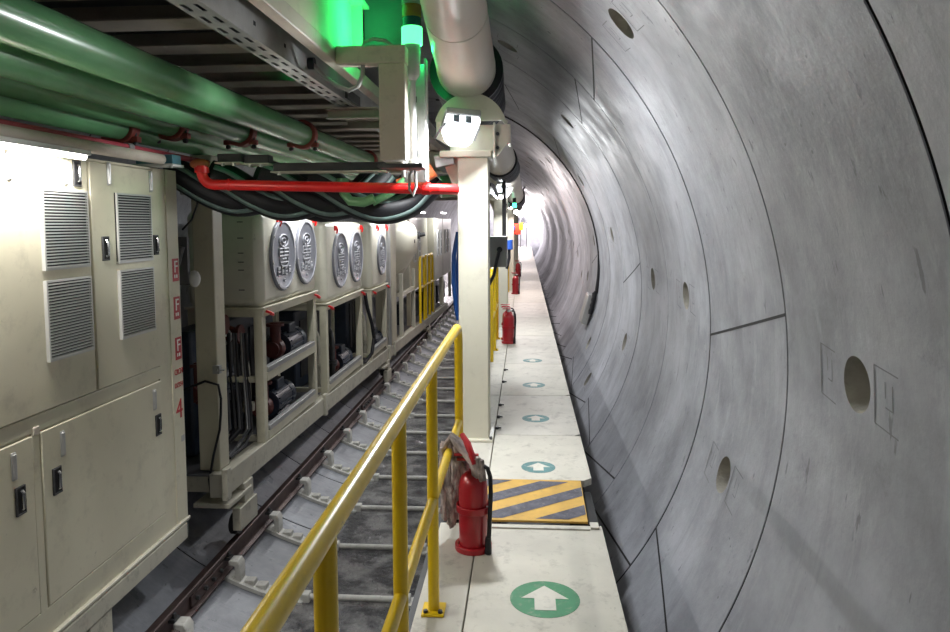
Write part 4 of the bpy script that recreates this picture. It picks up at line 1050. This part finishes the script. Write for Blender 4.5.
tag(MB().tube([(-.62, 6.6, 1.62), (-.66, 6.6, 1.4), (-.665, 6.6, 1.15), (-.64, 6.6, .9), (-.62, 6.6, .8)], .022, 12).tube([(-.60, 6.7, 1.6), (-.635, 6.7, 1.3), (-.63, 6.7, 1.0), (-.6, 6.7, .82)], .02, 12).build('blue_hose', BLUE),
    'blue hose hanging in an arc behind the near cream column', 'hose')

# ------------------------------------------------------------------ right of the near column: boxes, lamps, signs
t = thing('control_box', (-.27, 7.7, 1.2), 'grey control box mounted just behind the near column above the yellow handrail', 'control box')
MB().box(-.4, -.19, 7.6, 7.75, 1.23, 1.56).build('box_body', GREYP, t, bevel=.01)
MB().cyl((-.27, 7.57, 1.42), (-.27, 7.6, 1.42), .03, 14).build('knob', BLACK, t)
MB().tube([(-.27, 7.57, 1.42), (-.3, 7.55, 1.3), (-.33, 7.55, 1.15), (-.38, 7.55, 1.05)], .018, 10).build('box_cable', BLACK, t)
t = thing('socket_plug', (-.17, 8.6, 1.25), 'blue plug connector on a black cable beyond the grey control box', 'plug')
MB().cyl((-.19, 8.6, 1.38), (-.19, 8.6, 1.5), .045, 16).build('plug_body', BLUEC, t, bevel=.008)
MB().tube([(-.19, 8.6, 1.38), (-.19, 8.6, 1.28), (-.22, 8.6, 1.15)], .018, 10).build('plug_cable', BLACK, t)
tag(MB().box(-.30, -.25, 9.4, 9.5, 1.3, 2.25).build('dark_upright', DARKST, bevel=.005), 'dark upright channel behind the grey control box', 'upright')
t = thing('hanging_lamp', (-.17, 13, 1.9), 'small green signal lamp hanging far along below the duct', 'lamp')
MB().cyl((-.19, 13, 1.98), (-.19, 13, 2.06), .035, 14).build('green_lens', GREENSM, t)
MB().cyl((-.19, 13, 2.06), (-.19, 13, 2.2), .03, 14).build('lamp_body', DARKST, t)
MB().sphere((-.16, 13, 1.9), .04, 12).build('white_bulb', TUBE, t)
t = thing('warning_sign', (-.2, 20, 1.55), 'small red and yellow warning board far along the gantry', 'sign')
MB().box(-.34, -.12, 20, 20.03, 1.38, 1.68).build('red_panel', SIGNR, t)
MB().box(-.15, -.06, 19.96, 20.0, 1.5, 1.72).build('yellow_panel', SIGNY, t)
MB().box(-.36, -.28, 19.97, 20.0, 1.5, 1.62).build('dark_square', BLUEC, t)
for i, y in enumerate((8.1, 14.1, 19.8, 25)):
    z = 1.98
    t = thing('strip_light', (-.3, y, z), f'small white strip light hanging under the gantry edge, {ORD[i]} behind the near column', 'lamp', 'gantry edge strip lights')
    MB().box(-.34, -.24, y-.2, y+.2, z+.03, z+.06).build('housing', GREYP, t, bevel=.004)
    MB().box(-.325, -.255, y-.19, y+.19, z, z+.03).build('diffuser', TUBE, t, bevel=.008)
# gantry side beam along the far walkway
tag(MB().box(-.55, -.42, 6.2, 40, 2.06, 2.2).build('edge_beam', CREAMD, bevel=.008), 'long cream edge beam running along the gantry above the far walkway', 'beam')
tag(MB().tube([(-.3, y, 2.02+.03*sin(y*2.1)) for y in [6+.4*i for i in range(60)]], .018, 8).build('edge_cable', BLACK), 'black cable strung along the gantry edge beam', 'cable')

# wall mounted cable and box along one ring joint
yj = J0+W*7
pts = [tp(th, yj, RT-.018) for th in range(88, -20, -3)]
t = thing('wall_cable', tp(-16, yj, RT-.05), 'black cable fixed round one ring joint of the tunnel wall down to a grey box', 'cable')
MB().tube(pts, .012, 8).build('cable_run', BLACK, t)
b = MB().tube([tp(th, yj, RT-.02) for th in range(4, -9, -1)]+[tp(th, yj-.06, RT-.05-.01*(th % 2)) for th in range(-9, -17, -1)], [.012+.0018*k for k in range(13)]+[.034]*8, 10)
b.build('cable_coil', BLACK, t)
t = thing('wall_box', tp(-14, yj, RT-.1), 'grey junction box hanging on the tunnel wall at the end of the black cable', 'box')
a = radians(-15); MX = Matrix.Translation(tp(-15, yj+.02, RT-.09)) @ Matrix.Rotation(-a, 4, 'Y')
MB().box(-.05, .05, .02, .46, -.24, .24, mtx=MX).build('box_body', GREYP, t, bevel=.01)
MB().box(-.055, -.05, .04, .44, -.22, .22, mtx=MX).build('lid', STEEL, t, bevel=.004)
t = thing('wall_hook', tp(52, 30, RT-.1), 'far hook fixture on the tunnel crown', 'hook')
MB().tube([tp(56, 30, RT), tp(56, 30, RT-.3), tp(54, 30, RT-.5), tp(54, 30, RT-.9)], .03, 8).build('hook_rod', DARKST, t)

o = MB().box(-4.3, 1.3, 50, 50.2, -1.8, 3.8).build('wall_far', LINING); o['kind'] = 'structure'
# far floodlights
for i, (x, z, lb) in enumerate(((-.3, 2.25, 'dazzling floodlight at the far end of the tunnel, upper of two'), (.1, 1.5, 'dazzling floodlight at the far end of the tunnel, lower of two'))):
    t = thing('floodlight', (x, 48.6, z), lb, 'floodlight', 'far floodlights')
    MB().box(x-.16, x+.16, 48.64, 48.75, z-.12, z+.12).build('housing', GREYD, t, bevel=.01)
    MB().box(x-.14, x+.14, 48.61, 48.64, z-.1, z+.1).build('lens', FLOOD, t)
    MB().cyl((x, 48.7, .05), (x, 48.7, z-.1), .025, 10).build('stand', DARKST, t)

# ------------------------------------------------------------------ lights that the lamps give, and added fill
LW = (1., .97, .93); LC = (.95, .975, 1.); LP = (1., .88, .88)
area((-2.5, 3.33, 2.065), .05, 1.2, 24, LW)                       # tube over the cabinet
area((-2.5, 1.5, 2.065), .05, 1.2, 10, LW)
for y, z in ((8.0, 2.0), (10.4, 1.93), (12.8, 1.9), (16.1, 1.93), (20.6, 1.98)): area((-2.4, y, z), .06, 1.2, 15, LC)
area((-.36, 4.92, 2.30), .14, .14, 24, LC, (radians(-24), radians(-32), 0))
area((-.50, 4.85, 2.29), .14, .14, 34, LC, (radians(-22), radians(40), 0))      # bulkhead lamp on the near column
area((-.33, 10.9, 2.1), .2, .12, 40, LC, (radians(-30), radians(-20), 0))
area((-.33, 16.9, 2.1), .2, .12, 50, LP, (radians(-30), radians(-20), 0))
for y, p_, c_ in ((8.1, 24, LC), (14.1, 24, LP), (19.8, 34, LP), (25, 40, LP)): area((-.29, y, 1.97), .07, .38, p_, c_, (0, radians(-46), 0))
l = area((-.84, 4.85, 2.955), .05, .10, 5.5, (.02, 1., .22), (0, radians(118), 0)); l.data.spread = radians(150)    # LEDs of the green beacon
point((-.705, 4.95, 2.86), 1.6, (.02, 1., .22), .02)
point((-.3, 48.2, 2.4), 700, (1., .9, .9), .15)
point((.1, 42, 2.3), 170, (1., .88, .88), .15)  # added without a fixture, whitens the far end of the tunnel
point((.1, 33, 2.3), 120, (1., .88, .88), .15)  # another added light with no lamp body, brightens the distant walls
area((-2.5, -1.2, 2.065), .06, 1.2, 8, LW)                       # unseen fill light added behind the camera
area((-.43, -.9, 2.30), .22, .14, 4, LC, (radians(20), radians(-15), 0))       # column lamp behind the camera

w = bpy.data.worlds.new('world'); SC.world = w; w.use_nodes = True
w.node_tree.nodes['Background'].inputs['Color'].default_value = (.9, .92, 1, 1)
w.node_tree.nodes['Background'].inputs['Strength'].default_value = .05

# ------------------------------------------------------------------ camera
f_px, vx, vy, PY = 713., 525., 223., 276.   # the photo is a crop: its optical axis sits above the frame centre
a = Vector(((vx-475)/f_px, (vy-PY)/f_px, 1)).normalized()
u = Vector((0, -1, 0)); u = (u-a*u.dot(a)).normalized()
r = a.cross(u)
if r.x < 0: r = -r
M = Matrix((r, a, u))           # rows: world axes seen in camera space (x right, y down, z forward)
cx_, cy_, cz_ = M @ Vector((1, 0, 0)), M @ Vector((0, -1, 0)), M @ Vector((0, 0, -1))
cd = bpy.data.cameras.new('camera'); cam = bpy.data.objects.new('camera', cd); COL.objects.link(cam)
rot = Matrix((cx_, cy_, cz_)).transposed().to_4x4()
cam.matrix_world = Matrix.Translation((0, 0, 1.7)) @ rot
cd.sensor_width = 36; cd.shift_y = -(316-PY)/950; cd.lens = f_px/950*36; cd.clip_start = .05; cd.clip_end = 200
SC.camera = cam
SC.view_settings.view_transform = 'Standard'; SC.view_settings.look = 'None'
SC.view_settings.exposure = .48; SC.view_settings.gamma = 1; SC.view_settings.use_curve_mapping = False
SC.cycles.max_bounces = 10; SC.cycles.diffuse_bounces = 6; SC.cycles.use_denoising = True
